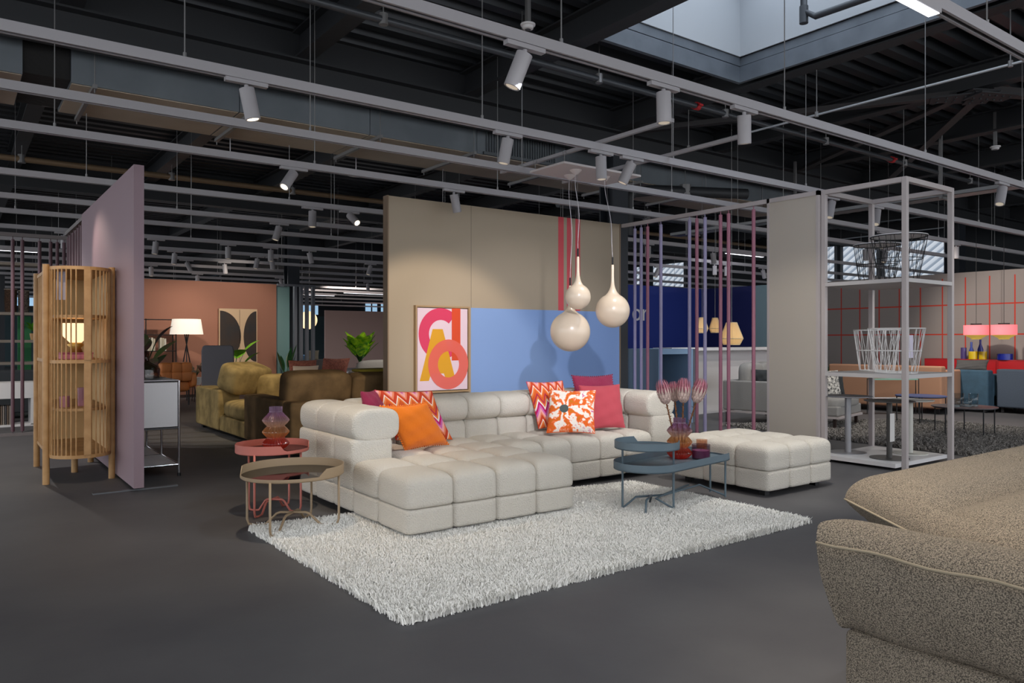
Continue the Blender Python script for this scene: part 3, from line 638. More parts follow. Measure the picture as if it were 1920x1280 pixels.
# ================================================================== TRAY TABLES
def tray_table(name, loc, rx, ry, h, rim, rimlow, notch, m_, plate, legs, label, rz=0):
    """an oval tray with a rim that drops away over one arc; legs: list of pairs of (x,y)"""
    r = thing(name, label, 'side table', loc, rz, 'tray tables round the white sofa'); n = 72; vs = []; fs = []
    def hh(t):
        for a, b_ in notch:
            d = (t - a) % (2 * PI); w = (b_ - a) % (2 * PI)
            if d < w:
                e = min(d, w - d) / .16; e = min(1, e); e = e * e * (3 - 2 * e); return rim + (rimlow - rim) * e
        return rim
    for j in range(n):
        t = 2 * PI * j / n; c, s_ = math.cos(t), math.sin(t); z = hh(t)
        for (k, zz) in ((1, h - .01), (1, h + z), (.985, h + z), (.985, h)): vs.append((c * rx * k, s_ * ry * k, zz))
    for j in range(n):
        a = j * 4; b_ = ((j + 1) % n) * 4
        for q in range(3): fs.append((a + q, b_ + q, b_ + q + 1, a + q + 1))
    MB().add(vs, fs).build('rim', m_, r, smooth='auto')
    p = MB().lathe([(.001, 0), (1, 0), (1, .006), (.001, .006)], n, cap=False); p.v = [(x * rx * .984, y * ry * .984, h - .006 + z) for x, y, z in p.v]; p.build('tray_plate', plate, r)
    if plate is not m_:
        m = MB(); m.tube([(rx * .97 * math.cos(2 * PI * j / 48), ry * .97 * math.sin(2 * PI * j / 48), h - .012) for j in range(48)], .006, 6, closed=True); m.build('support_ring', m_, r, smooth=True)
    for (a, b_) in legs:
        A = Vector((a[0], a[1], 0)); B = Vector((b_[0], b_[1], 0)); q = lambda t, z: A.lerp(B, t) + Vector((0, 0, z))
        MB().tube([q(0, h - .008), q(0, .05), q(.02, .015), q(.10, .008), q(.2, .012), q(.32, .085), q(.36, .095), q(.64, .095), q(.68, .085), q(.8, .012), q(.9, .008), q(.98, .015), q(1, .05), q(1, h - .008)], .0085, 8).build('leg', m_, r, smooth=True)
    return r
M_beige = mat('steel_beige', '#9a8468', .5); M_coral = mat('steel_coral', '#b8695c', .5); M_blueg = mat('steel_bluegrey', '#5d6e78', .5)
M_smoke = glass('smoked_glass', '#3a302e', .82, .04)
tray_table('tray_table', (1.885, 5.10, .02), .345, .325, .37, .055, .008, [(2.6, 5.05)], M_beige, M_smoke, [((-.24, -.24), (.23, .25)), ((-.25, .2), (.26, -.17))], 'beige steel tray table with smoked glass top standing on the rug corner')
tray_table('tray_table', (1.955, 5.72, 0), .27, .25, .475, .05, .008, [(4.6, 5.95)], M_coral, M_smoke, [((-.19, -.17), (.19, .17)), ((-.14, .12), (.16, -.16))], 'coral pink steel tray table carrying a ribbed glass vase')
# blue-grey two level table
r = thing('tray_table', 'blue-grey two-level tray table with an oblong lower tray on the white rug', 'coffee table', (4.22, 4.02, .02), math.atan2(.10, .66)); L = .72
def stadium(R, L, n=20): return [(R * math.cos(t), R * math.sin(t)) for t in [PI / 2 + PI * i / n for i in range(n + 1)]] + [(L + R * math.cos(t), R * math.sin(t)) for t in [-PI / 2 + PI * i / n for i in range(n + 1)]]
def rimmed(outer, h, rim, notchf, t=.005):
    n = len(outer); cx = sum(p[0] for p in outer) / n; vs = []; fs = []
    for i, p in enumerate(outer):
        a = outer[i - 1]; b_ = outer[(i + 1) % n]; d = Vector((b_[0] - a[0], b_[1] - a[1])).normalized(); nx, ny = -d.y, d.x; z = notchf(p)
        vs += [(p[0], p[1], h - .008), (p[0], p[1], h + z), (p[0] + nx * t, p[1] + ny * t, h + z), (p[0] + nx * t, p[1] + ny * t, h)]
    for j in range(n):
        a = j * 4; b_ = ((j + 1) % n) * 4
        for q in range(3): fs.append((a + q, b_ + q, b_ + q + 1, a + q + 1))
    return MB().add(vs, fs)
def dens(P, k=6):
    out = []
    for i in range(len(P)):
        a, b_ = P[i], P[(i + 1) % len(P)]; L_ = math.hypot(a[0] - b_[0], a[1] - b_[1]); m_ = max(1, int(L_ / .03)); out += [(a[0] + (b_[0] - a[0]) * q / m_, a[1] + (b_[1] - a[1]) * q / m_) for q in range(m_)]
    return out
O = dens(stadium(.25, L))
rimmed(O, .32, .05, lambda p: .012 if (p[0] > L + .08 and p[1] < .12) else .05).build('lower_rim', M_blueg, r, smooth='auto'); MB().prism(O, .312, .32).build('lower_tray', M_blueg, r)
O2 = dens(circ(0, 0, .243, 48)); rimmed(O2, .475, .045, lambda p: .01 if -.75 < math.atan2(p[1], p[0]) < 1.0 else .05).build('upper_rim', M_blueg, r, smooth='auto'); MB().prism(O2, .467, .475).build('upper_tray', M_blueg, r)
for (x, y, hh) in ((-.13, .13, .47), (.13, -.15, .47), (L - .02, .225, .315), (L + .225, .02, .315), (L + .12, -.18, .315)): MB().cyl((x, y, .0), (x, y, hh), .0085, 8).build('leg', M_blueg, r, smooth='auto')
MB().tube([(-.13, .13, .012), (-.03, .08, .09), (L * .35, .01, .075), (L + .02, 0, .09), (L + .12, -.18, .012)], .008, 8).tube([(.13, -.15, .012), (.03, -.06, .09), (L * .35, .0, .085), (L - .05, .06, .09), (L - .02, .225, .012)], .008, 8).build('stretcher', M_blueg, r, smooth=True)
MB().tube([(-.16, -.1, .01), (-.08, -.05, .09), (.1, .03, .09), (.18, .1, .01)], .008, 8).build('stretcher', M_blueg, r, smooth=True)

# ================================================================== VASES, CANDLES, PROTEAS
def vase_mat():
    m, nt, b_ = nodes_of('ombre_glass'); 
    for l in list(nt.links): nt.links.remove(l)
    tc = nt.nodes.new('ShaderNodeTexCoord'); sx = nt.nodes.new('ShaderNodeSeparateXYZ'); nt.links.new(tc.outputs['Object'], sx.inputs[0])
    c = ramp(nt, mth(nt, 'DIVIDE', sx.outputs['Z'], .33), [(.0, '#f0685a'), (.22, '#f39a88'), (.4, '#f6cd98'), (.6, '#f5e4cf'), (.78, '#d9b6dc'), (1, '#e0cbe6')])
    out = nt.nodes['Material Output']; tr = nt.nodes.new('ShaderNodeBsdfTransparent'); gl = nt.nodes.new('ShaderNodeBsdfGlossy'); gl.inputs['Roughness'].default_value = .06
    df = nt.nodes.new('ShaderNodeBsdfTranslucent'); nt.links.new(c, tr.inputs[0]); nt.links.new(c, df.inputs[0])
    m1 = nt.nodes.new('ShaderNodeMixShader'); m1.inputs[0].default_value = .45; nt.links.new(tr.outputs[0], m1.inputs[1]); nt.links.new(df.outputs[0], m1.inputs[2])
    lw = nt.nodes.new('ShaderNodeLayerWeight'); lw.inputs[0].default_value = .5; m2 = nt.nodes.new('ShaderNodeMixShader')
    nt.links.new(mth(nt, 'ADD', mth(nt, 'MULTIPLY', mth(nt, 'POWER', lw.outputs['Facing'], 3), .5), .06), m2.inputs[0]); nt.links.new(m1.outputs[0], m2.inputs[1]); nt.links.new(gl.outputs[0], m2.inputs[2]); nt.links.new(m2.outputs[0], out.inputs[0]); return m
M_vase = vase_mat()
def vase(loc, label, s=1.0):
    prof = []
    for i in range(61):
        z = i / 60 * .32
        if z < .262:
            ph = (z / .262) * 3; k = abs((ph % 1) - .5) * 2; rr = .060 + .036 * (1 - k ** 1.3)
            if z < .01: rr = .055
        else: rr = .046 + .016 * max(0, (1 - (z - .262) / .018)) if z < .28 else .046
        prof.append((rr * s, z * s))
    r = thing('ribbed_vase', label, 'vase', loc)
    MB().lathe(prof, 160, rib=.05, ribn=28, cap=False).build('glass_body', M_vase, r, smooth=True)
    MB().lathe([(.001, 0), (.055 * s, 0), (.055 * s, .014 * s), (.001, .014 * s)], 36, cap=False).build('thick_base', M_vase, r)
    return r
vase((1.97, 5.69, .476), 'purple to red ribbed glass vase on the coral tray table')
VX, VY = 4.755, 4.17
vase((VX, VY, .341), 'purple to red ribbed glass vase holding three dried proteas', 1.02)
M_brl = mat('protea_pale', '#cbb0a6', .7, var=.15, vscale=30); M_brp = mat('protea_pink', '#bf7886', .7, var=.2, vscale=30); M_stem = mat('protea_stem', '#7c4f2c', .8, bump=.8, bscale=60)
def protea(top, bot, label, s=1.45):
    bot = Vector(bot); top = Vector(top); r = thing('protea_flower', label, 'flower', tuple(bot), 0, 'dried proteas in the vase'); T = top - bot; d = T.normalized()
    m = MB(); m.tube([(0, 0, 0), T * .5 + Vector((.004, .004, 0)), T], .006, 8)
    for i in range(12): p = T * (.42 + .045 * i); a = i * 2.1; m.leaf(p, (math.cos(a), math.sin(a), .9), d, .028, .012, .1, 4)
    m.build('stem', M_stem, r)
    e1 = d.orthogonal().normalized(); e2 = d.cross(e1); rot = Matrix((e1, e2, d)).transposed()
    def petals(mb, rows, m0):
        for (k, z0, ln, r0, r1, w) in rows:
            for i in range(k):
                a = 2 * PI * (i + .5 * (m0 % 2)) / k + random.uniform(-.06, .06); c, s_ = math.cos(a), math.sin(a); vs = []; n = 6; tt = (-s_, c)
                for q in range(n + 1):
                    t = q / n; rr = (r0 + (r1 - r0) * math.sin(t * PI * .62) - .006 * t * t) * s; z = (z0 + ln * t) * s; ww = w * s * (1 - t ** 3) * (.55 + .45 * math.sin(PI * min(1, t + .25))) * .5 + .0006
                    for sg in (-1, 1): vs.append(T + rot @ Vector((rr * c + sg * tt[0] * ww, rr * s_ + sg * tt[1] * ww, z)))
                mb.add(vs, [(q * 2, q * 2 + 1, q * 2 + 3, q * 2 + 2) for q in range(n)])
    m = MB(); petals(m, [(12, -.005, .045, .01, .036, .024), (13, .008, .055, .015, .041, .022)], 0); petals(m, [(14, .02, .07, .02, .045, .018)], 1); m.build('lower_bracts', M_brl, r)
    m = MB(); petals(m, [(16, .035, .085, .02, .042, .014), (14, .04, .09, .015, .034, .012), (12, .05, .085, .01, .024, .01)], 1); m.build('upper_bracts', M_brp, r)
    m = MB(); m.puff(T + rot @ Vector((0, 0, .05 * s)), (.028 * s, .028 * s, .05 * s), 2, 6, rot=rot); m.build('flower_core', M_brl, r, smooth=True)
protea((4.66, 4.225, .79), (4.74, 4.18, .40), 'leftmost dried pink protea in the vase on the blue-grey table')
protea((4.765, 4.14, .80), (4.765, 4.155, .40), 'front middle dried protea, upright in the vase on the blue-grey table')
protea((4.85, 4.08, .80), (4.77, 4.16, .40), 'rightmost dried protea, paler and leaning right over the vase')
protea((4.79, 4.25, .80), (4.775, 4.185, .40), 'pale dried protea half hidden behind the upright middle bloom', 1.2)
def candle(loc, R, h, col, wax, label, fill=.6):
    r = thing('glass_candle', label, 'candle', loc)
    MB().lathe([(.001, 0), (R * .97, 0), (R, .006), (R, h), (R - .003, h), (R - .004, .008), (.001, .008)], 40, cap=False).build('jar', glass('candle_' + col[1:], col, .35, .05), r, smooth='auto')
    MB().lathe([(.001, .01), (R * .94, .01), (R * .94, h * fill), (.001, h * fill)], 32, cap=False).build('wax', mat('wax_' + wax[1:], wax, .6), r, smooth='auto'); MB().cyl((0, 0, h * fill), (0, 0, h * fill + .014), .0015, 5).build('wick', M_black, r)
candle((4.875, 4.05, .341), .074, .115, '#8a4f86', '#a25f84', 'purple glass candle on the lower tray beside the vase')
candle((5.03, 4.17, .341), .046, .13, '#d88a1c', '#c9862a', 'tall amber glass candle standing behind the purple one', .55)

# ================================================================== THROW PILLOWS
def uvnodes(name, rough=.9, bump=.3, bscale=180):
    m, nt, b_ = nodes_of(name); tc = nt.nodes.new('ShaderNodeTexCoord'); sx = nt.nodes.new('ShaderNodeSeparateXYZ'); nt.links.new(tc.outputs['UV'], sx.inputs[0])
    b_.inputs['Roughness'].default_value = rough; b_.inputs['Specular IOR Level'].default_value = .15; n = nt.nodes.new('ShaderNodeTexNoise'); n.inputs['Scale'].default_value = bscale; nt.links.new(tc.outputs['Object'], n.inputs['Vector'])
    bp = nt.nodes.new('ShaderNodeBump'); bp.inputs['Strength'].default_value = bump; bp.inputs['Distance'].default_value = .01; nt.links.new(n.outputs['Fac'], bp.inputs['Height']); nt.links.new(bp.outputs[0], b_.inputs['Normal'])
    return m, nt, b_, tc, sx.outputs['X'], sx.outputs['Y']
def chevron():
    m, nt, b_, tc, U, V = uvnodes('chevron_cloth')
    zig = mth(nt, 'ABSOLUTE', mth(nt, 'SUBTRACT', mth(nt, 'FRACT', mth(nt, 'MULTIPLY', U, 4.5)), .5))
    f = mth(nt, 'FRACT', mth(nt, 'ADD', mth(nt, 'MULTIPLY', V, 1.35), mth(nt, 'MULTIPLY', zig, .55)))
    c = ramp(nt, f, [(0, '#d9602c'), (.13, '#e98a4c'), (.2, '#f1ddd0'), (.25, '#c4452c'), (.38, '#e48a68'), (.46, '#eba9a8'), (.56, '#cf6fb4'), (.66, '#c2206c'), (.76, '#efe6de'), (.83, '#e07a3c'), (.92, '#b5304a')], True)
    nt.links.new(c, b_.inputs['Base Color']); return m
def flower():
    m, nt, b_, tc, U, V = uvnodes('petal_cloth'); n = nt.nodes.new('ShaderNodeTexNoise'); n.inputs['Scale'].default_value = 5; n.inputs['Detail'].default_value = 3; nt.links.new(tc.outputs['UV'], n.inputs['Vector'])
    x = mth(nt, 'SUBTRACT', U, .34); y = mth(nt, 'SUBTRACT', V, .5); r = mth(nt, 'SQRT', mth(nt, 'ADD', mth(nt, 'MULTIPLY', x, x), mth(nt, 'MULTIPLY', y, y)))
    a = mth(nt, 'ARCTAN2', y, x); pet = mth(nt, 'SINE', mth(nt, 'ADD', mth(nt, 'MULTIPLY', a, 7), mth(nt, 'MULTIPLY', n.outputs['Fac'], 16)))
    n2 = nt.nodes.new('ShaderNodeTexNoise'); n2.inputs['Scale'].default_value = 5; n2.inputs['Detail'].default_value = 5; n2.inputs['Distortion'].default_value = 1.5; nt.links.new(tc.outputs['UV'], n2.inputs['Vector'])
    f = mth(nt, 'ADD', mth(nt, 'MULTIPLY', pet, .27), mth(nt, 'ADD', mth(nt, 'MULTIPLY', n2.outputs['Fac'], .9), mth(nt, 'ADD', mth(nt, 'MULTIPLY', r, .25), -.05))); f = mth(nt, 'ADD', f, mth(nt, 'MULTIPLY', mth(nt, 'LESS_THAN', r, .10), -2))
    c = ramp(nt, f, [(0, '#4f5a58'), (.03, '#c97a20'), (.28, '#e4622a'), (.42, '#ee8a5c'), (.54, '#f4e7dc'), (.8, '#ede4da'), (.93, '#cf4f8c')], False)
    nt.links.new(c, b_.inputs['Base Color']); return m
def pillow(name, BL, BR, TL, T, m_, label, trim=None, trimm=None, push=.0, cat='cushion', sag=.05, top=None):
    BL, BR, TL = Vector(BL), Vector(BR), Vector(TL); U = BR - BL; V = TL - BL; N = U.cross(V).normalized(); ctr = BL + U / 2 + V / 2
    r = thing(name, label, cat, tuple(ctr)); n = 22; vs = []; fs = []; uv = []
    for side in (1, -1):
        for j in range(n + 1):
            for i in range(n + 1):
                u = 2 * i / n - 1; v = 2 * j / n - 1; su = math.sin(u * PI / 2); sv = math.sin(v * PI / 2); u, v = su, sv
                x = u * (1 - sag * 1.3 * (1 - v * v)); y = v * (1 - sag * 1.3 * (1 - u * u)); t = T / 2 * max(0, (1 - u * u) * (1 - v * v)) ** .42
                w = .004 * math.sin(u * 9 + v * 5) * (1 - abs(u * v)) + .004 * math.sin(v * 11 - u * 4)
                vs.append(U / 2 * x + V / 2 * y + N * (side * t + (w if t > .005 else 0) * side)); uv.append(((u + 1) / 2, (v + 1) / 2))
    s2 = (n + 1) ** 2
    for j in range(n):
        for i in range(n):
            a = j * (n + 1) + i; fs += [(a, a + 1, a + n + 2, a + n + 1), (s2 + a + n + 1, s2 + a + n + 2, s2 + a + 1, s2 + a)]
    o = MB().add(vs, fs).build('cover', m_, r, True); me = o.data; ul = me.uv_layers.new(name='UVMap')
    for l in me.loops: ul.data[l.index].uv = uv[l.vertex_index] if l.vertex_index < len(uv) else (0, 0)
    E_ = [U / 2 * x * (1 - sag * 1.3 * (1 - y * y)) + V / 2 * y * (1 - sag * 1.3 * (1 - x * x)) for x, y in [(q / 20 * 2 - 1, -1) for q in range(20)] + [(1, q / 20 * 2 - 1) for q in range(20)] + [(1 - q / 20 * 2, 1) for q in range(20)] + [(-1, 1 - q / 20 * 2) for q in range(20)]]
    if trim == 'pompom':
        m = MB()
        for i, p in enumerate(E_): m.puff(p * 1.015, (.008, .008, .008), 2, 4)
        m.build('pompom_trim', trimm or m_, r, True)
    else: MB().tube(E_, .0035, 5, closed=True).build('seam', trimm or m_, r, True)
    return r
M_or = mat('cloth_orange', '#e8791f', .9, bump=.25, bscale=60, spec=.15, sheen=.2); M_mag = mat('cloth_magenta', '#93304e', .9, bump=.9, bscale=120, spec=.15, sheen=.1); M_cor = mat('velvet_coral', '#b44a54', .85, bump=.1, bscale=30, spec=.15, sheen=.1)
M_chev = chevron(); M_flow = flower()
pillow('throw_pillow', (2.86, 5.30, .44), (3.30, 5.38, .44), (2.60, 5.20, .80), .14, M_or, 'orange pompom cushion leaning on the left armrest of the white sofa', 'pompom')
pillow('throw_pillow', (3.0, 5.72, .46), (3.48, 5.60, .44), (2.84, 5.80, .88), .14, M_chev, 'chevron patterned cushion behind the orange one at the left sofa end')
pillow('throw_pillow', (2.78, 5.62, .46), (2.98, 5.76, .46), (2.68, 5.72, .88), .14, M_mag, 'magenta cushion at the far left of the white sofa, mostly hidden')
pillow('throw_pillow', (4.38, 5.42, .45), (4.70, 5.12, .45), (4.52, 5.56, .83), .15, M_flow, 'cushion with a painted orange flower, front of the right hand group')
pillow('throw_pillow', (4.80, 5.38, .45), (5.26, 5.30, .45), (4.86, 5.52, .86), .14, M_cor, 'plain coral pink velvet cushion beside the flower cushion')
pillow('throw_pillow', (4.95, 5.62, .46), (5.40, 5.52, .46), (5.0, 5.78, .94), .13, M_mag, 'magenta corduroy cushion with tasselled edge behind the coral one', 'pompom')
pillow('throw_pillow', (4.46, 5.64, .46), (4.86, 5.58, .46), (4.42, 5.78, .90), .13, M_chev, 'chevron patterned cushion behind the flower cushion')

# ================================================================== PAINTING
r = thing('framed_print', 'framed print of overlapping pink, orange and yellow letters on the cream wall', 'picture', (4.29, 7.70, .68)); PW, PH = .745, 1.02
M_pf = mat('frame_wood', '#a68a66', .5)
m = MB().box(0, .02, 0, .05, 0, PH).box(PW - .02, PW, 0, .05, 0, PH).box(.02, PW - .02, 0, .05, 0, .02).box(.02, PW - .02, 0, .05, PH - .02, PH); m.build('frame', M_pf, r)
cv = MB().box(.03, PW - .03, .012, .05, .03, PH - .03).build('canvas', mat('print_pale', '#e3cbd8', .6), r)
def overlay(name, col, al):
    m, nt, b_ = nodes_of(name); b_.inputs['Base Color'].default_value = hexc(col); b_.inputs['Alpha'].default_value = al; b_.inputs['Roughness'].default_value = .6; return m
def ringseg(cx, cz, ro, ri, a0, a1, n=40, sx=1.0):
    P = []
    o = [(cx + sx * ro * math.cos(a0 + (a1 - a0) * i / n), cz + ro * math.sin(a0 + (a1 - a0) * i / n)) for i in range(n + 1)]; q = [(cx + sx * ri * math.cos(a0 + (a1 - a0) * i / n), cz + ri * math.sin(a0 + (a1 - a0) * i / n)) for i in range(n + 1)]
    mb = MB(); k = n + 1; mb.add([(x, 0, z) for x, z in o + q], [(i, i + 1, k + i + 1, k + i) for i in range(n)]); return mb
def at_y(mb, y): mb.v = [(x, y, z) for x, _, z in mb.v]; return mb
def PX(u, v): return ((u - 170) / 330 * PW, PH - (v - 688) / 500 * PH)
at_y(ringseg(*PX(322, 850), .305, .165, math.radians(48), math.radians(312), sx=.98), .0110).build('letter_c', overlay('ink_pink', '#dd3a63', .93), cv)
m = MB(); A = [PX(*p) for p in ((272, 822), (333, 822), (410, 1110), (352, 1112), (340, 1078), (262, 1078), (250, 1118), (196, 1118))]; m.add([(x, .0100, z) for x, z in A], [(0, 1, 4, 5), (1, 2, 3, 4), (0, 5, 6, 7)]); m.build('letter_a', overlay('ink_yellow', '#e3a413', .9), cv)
m = MB(); B_ = [PX(*p) for p in ((388, 700), (442, 700), (442, 1004), (388, 1004))]; m.add([(x, .0090, z) for x, z in B_], [(0, 1, 2, 3)]); m.build('letter_l', overlay('ink_orange', '#e04a1a', .9), cv)
at_y(ringseg(*PX(368, 1026), .295, .155, 0, 2 * PI, 64, .94), .0080).build('letter_o', overlay('ink_coral', '#ee6a5c', .82), cv)

# ================================================================== PENDANT GLOBES
M_opal = mat('opal_glass', '#cbbba8', .25, emit=.05, emitcol='#ffe6cc', spec=.5); M_blk = M_black
can = thing('ceiling_board', 'pale suspended board that the three globe pendants hang from', 'board', (4.74, 5.6, 3.0))
MB().box(0, 1.05, 0, .54, 0, .02).build('board', mat('board_pale', '#cfc6c4', .6), can)
for (x, y) in ((.04, .04), (1.0, .04), (.04, .5), (1.0, .5)):
    MB().tube([(x, y, .02), (x, y, .09)], .004, 6).tube([(x + .02 * math.sin(t), y, .11 - .02 * math.cos(t)) for t in [2 * PI * i / 12 for i in range(12)]], .004, 5, closed=True).build('eye_bolt', M_wire, can)
for x in (4.82, 5.7):
    tag(MB().box(x - .018, x + .018, 4.3, 6.75, 3.108, 3.14).build('mounting_bar', M_rail), 'white cross bar %s lying over the rails above the pendants' % ('on the left,' if x < 5 else 'on the right,'), 'bar')
def globe(cx, cy, zc, R, zn, rx, ry, label):
    r = thing('globe_pendant', label, 'pendant lamp', (cx, cy, zc), 0, 'opal globe pendants'); pr = []
    for i in range(25): t = -PI / 2 + (PI * .86) * i / 24; pr.append((max(.001, R * math.cos(t)), R * math.sin(t)))
    r0, z0 = pr[-1]; H_ = zn - zc
    for i in range(1, 15): t = i / 14; k = (1 - t) ** 5.5; pr.append((.014 + (r0 - .014) * k if t < 1 else .011, z0 + (H_ - z0) * (t ** 1.0)))
    MB().lathe(pr, 40).build('glass_globe', M_opal, r, smooth=True)
    MB().cyl((0, 0, H_), (0, 0, H_ + .08), .009, 10).build('socket', M_blk, r)
    top = Vector((rx - cx, ry - cy, 3.0 - zc)); p0 = Vector((0, 0, H_ + .08)); MB().tube([p0.lerp(top, t) + Vector((.035 * math.sin(t * 5), .01 * math.sin(t * 7), 0)) * math.sin(PI * t) for t in [i / 12 for i in range(13)]], .0028, 6).build('cord', mat('cord_white', '#c9c6cc', .5), r, smooth=True)
    MB().tube([p0, top + Vector((.02, 0, 0))], .0012, 5).build('steel_cable', M_wire, r)
    MB().lathe([(.06, 0), (.058, -.008), (.02, -.045), (.003, -.05)][::-1], 24, c=(top.x, top.y, top.z)).build('ceiling_rose', mat('board_pale', '#cfc6c4', .6), r, smooth='auto')
globe(5.05, 5.87, 1.385, .203, 1.85, 5.14, 5.98, 'largest opal glass globe pendant, hanging lowest')
globe(4.97, 5.66, 1.725, .126, 2.12, 5.03, 5.76, 'smallest opal glass globe pendant, just above the largest one')
globe(5.46, 5.68, 1.60, .175, 2.07, 5.48, 5.82, 'medium opal glass globe pendant hanging at the right')

# ================================================================== OAK CABINET
cab = thing('oak_cabinet', 'tall rounded oak slatted cabinet beside the mauve partition', 'cabinet', (.95, 8.0, 0)); RX = .235
def stad(R, y1, n=16): return [(R * math.cos(t), R * math.sin(t)) for t in [PI + PI * i / n for i in range(n + 1)]] + [(R, y1), (-R, y1)]
CY = 1.16
for z in (.24, 1.09, 1.93): MB().prism(stad(.25, CY), z, z + .03).build('top_panel' if z > 1.5 else ('bottom_shelf' if z < .5 else 'middle_shelf'), M_oak, cab)
for z in (.66, 1.50): MB().prism(stad(.21, CY), z, z + .025).build('shelf', M_oak, cab)
for (x, y, h) in ((-.27, .0, 1.98), (.26, .0, 1.98), (-.25, 1.2, 1.98), (.24, 1.2, 1.98)): MB().cyl((x, y, 0), (x, y, h), .029, 16).build('leg', M_oak, cab, smooth='auto')
MB().cyl((.02, .58, 0), (.02, .58, .24), .029, 16).build('leg', M_oak, cab, smooth='auto')
for (z0, z1) in ((.27, 1.09), (1.12, 1.93)):
    m = MB()
    for i in range(18):
        t = PI + .07 + (PI - .14) * (i + .5) / 18
        if abs(t - 1.5 * PI) < .2: continue
        m.cyl((.243 * math.cos(t), .243 * math.sin(t), z0), (.243 * math.cos(t), .243 * math.sin(t), z1), .0065, 6)
    m.build('slatted_door', M_oak, cab, smooth='auto')
    m = MB()
    for y in [.08 + .09 * i for i in range(12)]: m.cyl((-.243, y, z0), (-.243, y, z1), .0065, 6)
    m.build('slatted_side', M_oak, cab, smooth='auto')
    MB().box(.0, .055, -.255, -.236, z0, z1).build('door_stile', M_oak, cab)
MB().box(-.2, .2, CY - .01, CY, .27, 1.93).build('back_panel', mat('oak_pale', '#c9a878', .6), cab)
MB().box(.225, .235, .06, CY, .27, 1.93).build('side_panel', mat('oak_pale', '#c9a878', .6), cab)
M_lshade = mat('glow_shade', '#f3e6cf', .6, emit=1.0, emitcol='#ffd9a6')
r = thing('table_lamp', 'glowing cream table lamp inside the oak cabinet', 'lamp', (.93, 8.15, 1.185)); MB().lathe([(.001, .0), (.06, .0), (.045, .04), (.075, .07), (.05, .09)], 24, cap=False).build('base', mat('brass', '#b8924a', .35, .7), r, smooth=True)
MB().lathe([(.04, .08), (.105, .15), (.115, .27)], 28, cap=False).build('shade', M_lshade, r, smooth=True)
r = thing('storage_box', 'pink box under the glowing lamp in the oak cabinet', 'box', (.93, 8.15, 1.12)); MB().box(-.13, .13, -.1, .1, 0, .05).build('body', mat('box_pink', '#c77787', .6), r, bevel=.006); MB().box(-.135, .135, -.105, .105, .05, .064).build('lid', mat('box_pink_dark', '#a85a70', .6), r, bevel=.004)
for (x, y, h, lab) in ((-.12, .05, .10, 'shorter pink glass tumbler on the lower cabinet shelf'), (.03, .1, .17, 'taller pink glass carafe on the lower cabinet shelf')):
    r = thing('glass_vessel', lab, 'glass', (.95 + x, 8.0 + y, .685)); MB().lathe([(.001, 0), (.04, 0), (.042, h), (.038, h), (.037, .008), (.001, .008)], 24, cap=False).build('glass_body', mat('pink_glassy', '#b9808c', .2, alpha=.75), r, smooth='auto')
tagobj = tag(MB().box(.0, .004, -.045, .045, -.26, 0).build('price_tag', mat('tag_lilac', '#a9a4b4', .6)), 'grey price tag hanging inside the top of the oak cabinet', 'tag'); tagobj.location = (.80, 8.03, 1.925); tagobj.rotation_euler = (0, 0, .9)

# ================================================================== NEAR GREY SOFA (bottom right)
M_knit = weave('knit_grey', '#575149', '#a89b89', 330); M_pipe2 = mat('piping_beige', '#8f8470', .9)
near = thing('low_sofa', 'mottled grey beige knit sofa cut off by the bottom right corner', 'sofa', (2.6, .6, 0))
sec = [(1.965, .50), (1.935, .56), (1.915, .64), (1.918, .70), (1.925, .742), (1.95, .775), (1.99, .797), (2.04, .80), (2.09, .785), (2.125, .745), (2.13, .66), (2.12, .58), (2.09, .50)]
vs = []; fs = []; K = len(sec); stations = [(0, .15), (.006, .45), (.02, .75), (.05, .93), (.10, 1), (.2, 1)] + [(.3 + .1 * i, 1) for i in range(17)]
for (s_, k) in stations:
    for (x, z) in sec:
        yt = 1.142 + .07 * max(0, (z - .5) / .3) ** .8; w = .004 * math.sin(s_ * 23 + z * 14) + .003 * math.sin(s_ * 51)
        vs.append((1.93 + (x - 1.93) * (k if x > 1.93 else 1) + (w if k == 1 else 0), yt - s_, (.65 + (z - .65) * (.93 + .07 * k)) + w * .8))
for i in range(len(stations) - 1):
    for j in range(K): a = i * K; fs.append((a + j, a + (j + 1) % K, a + K + (j + 1) % K, a + K + j))
fs.append(tuple(range(K))[::-1]); fs.append(tuple((len(stations) - 1) * K + j for j in range(K)))
o = MB().add(vs, fs).build('armrest', M_knit, near, True, world=True); sb = o.modifiers.new('s', 'SUBSURF'); sb.levels = 1; sb.render_levels = 2
MB().tube([(1.921 + .004 * math.sin(s_ * 23 + 10), 1.205 - s_, .744 + .003 * math.sin(s_ * 23 + 10)) for s_ in [.012 + i * .05 for i in range(36)]], .0045, 6).build('piping', M_pipe2, o, True, world=False).location = (-2.6, -.6, 0)
MB().box(1.955, 2.12, -.7, 1.135, .03, .515).build('arm_base', M_knit, near, world=True, bevel=.02)
n = 48; vs = []; fs = []; top = []; X1 = 4.95; Ya, Yb = 1.70, -.1
def xl(y): return 2.94 - .46 * (1.70 - y) / .59 if y > 1.0 else 2.395 - .12 * (1.0 - y)
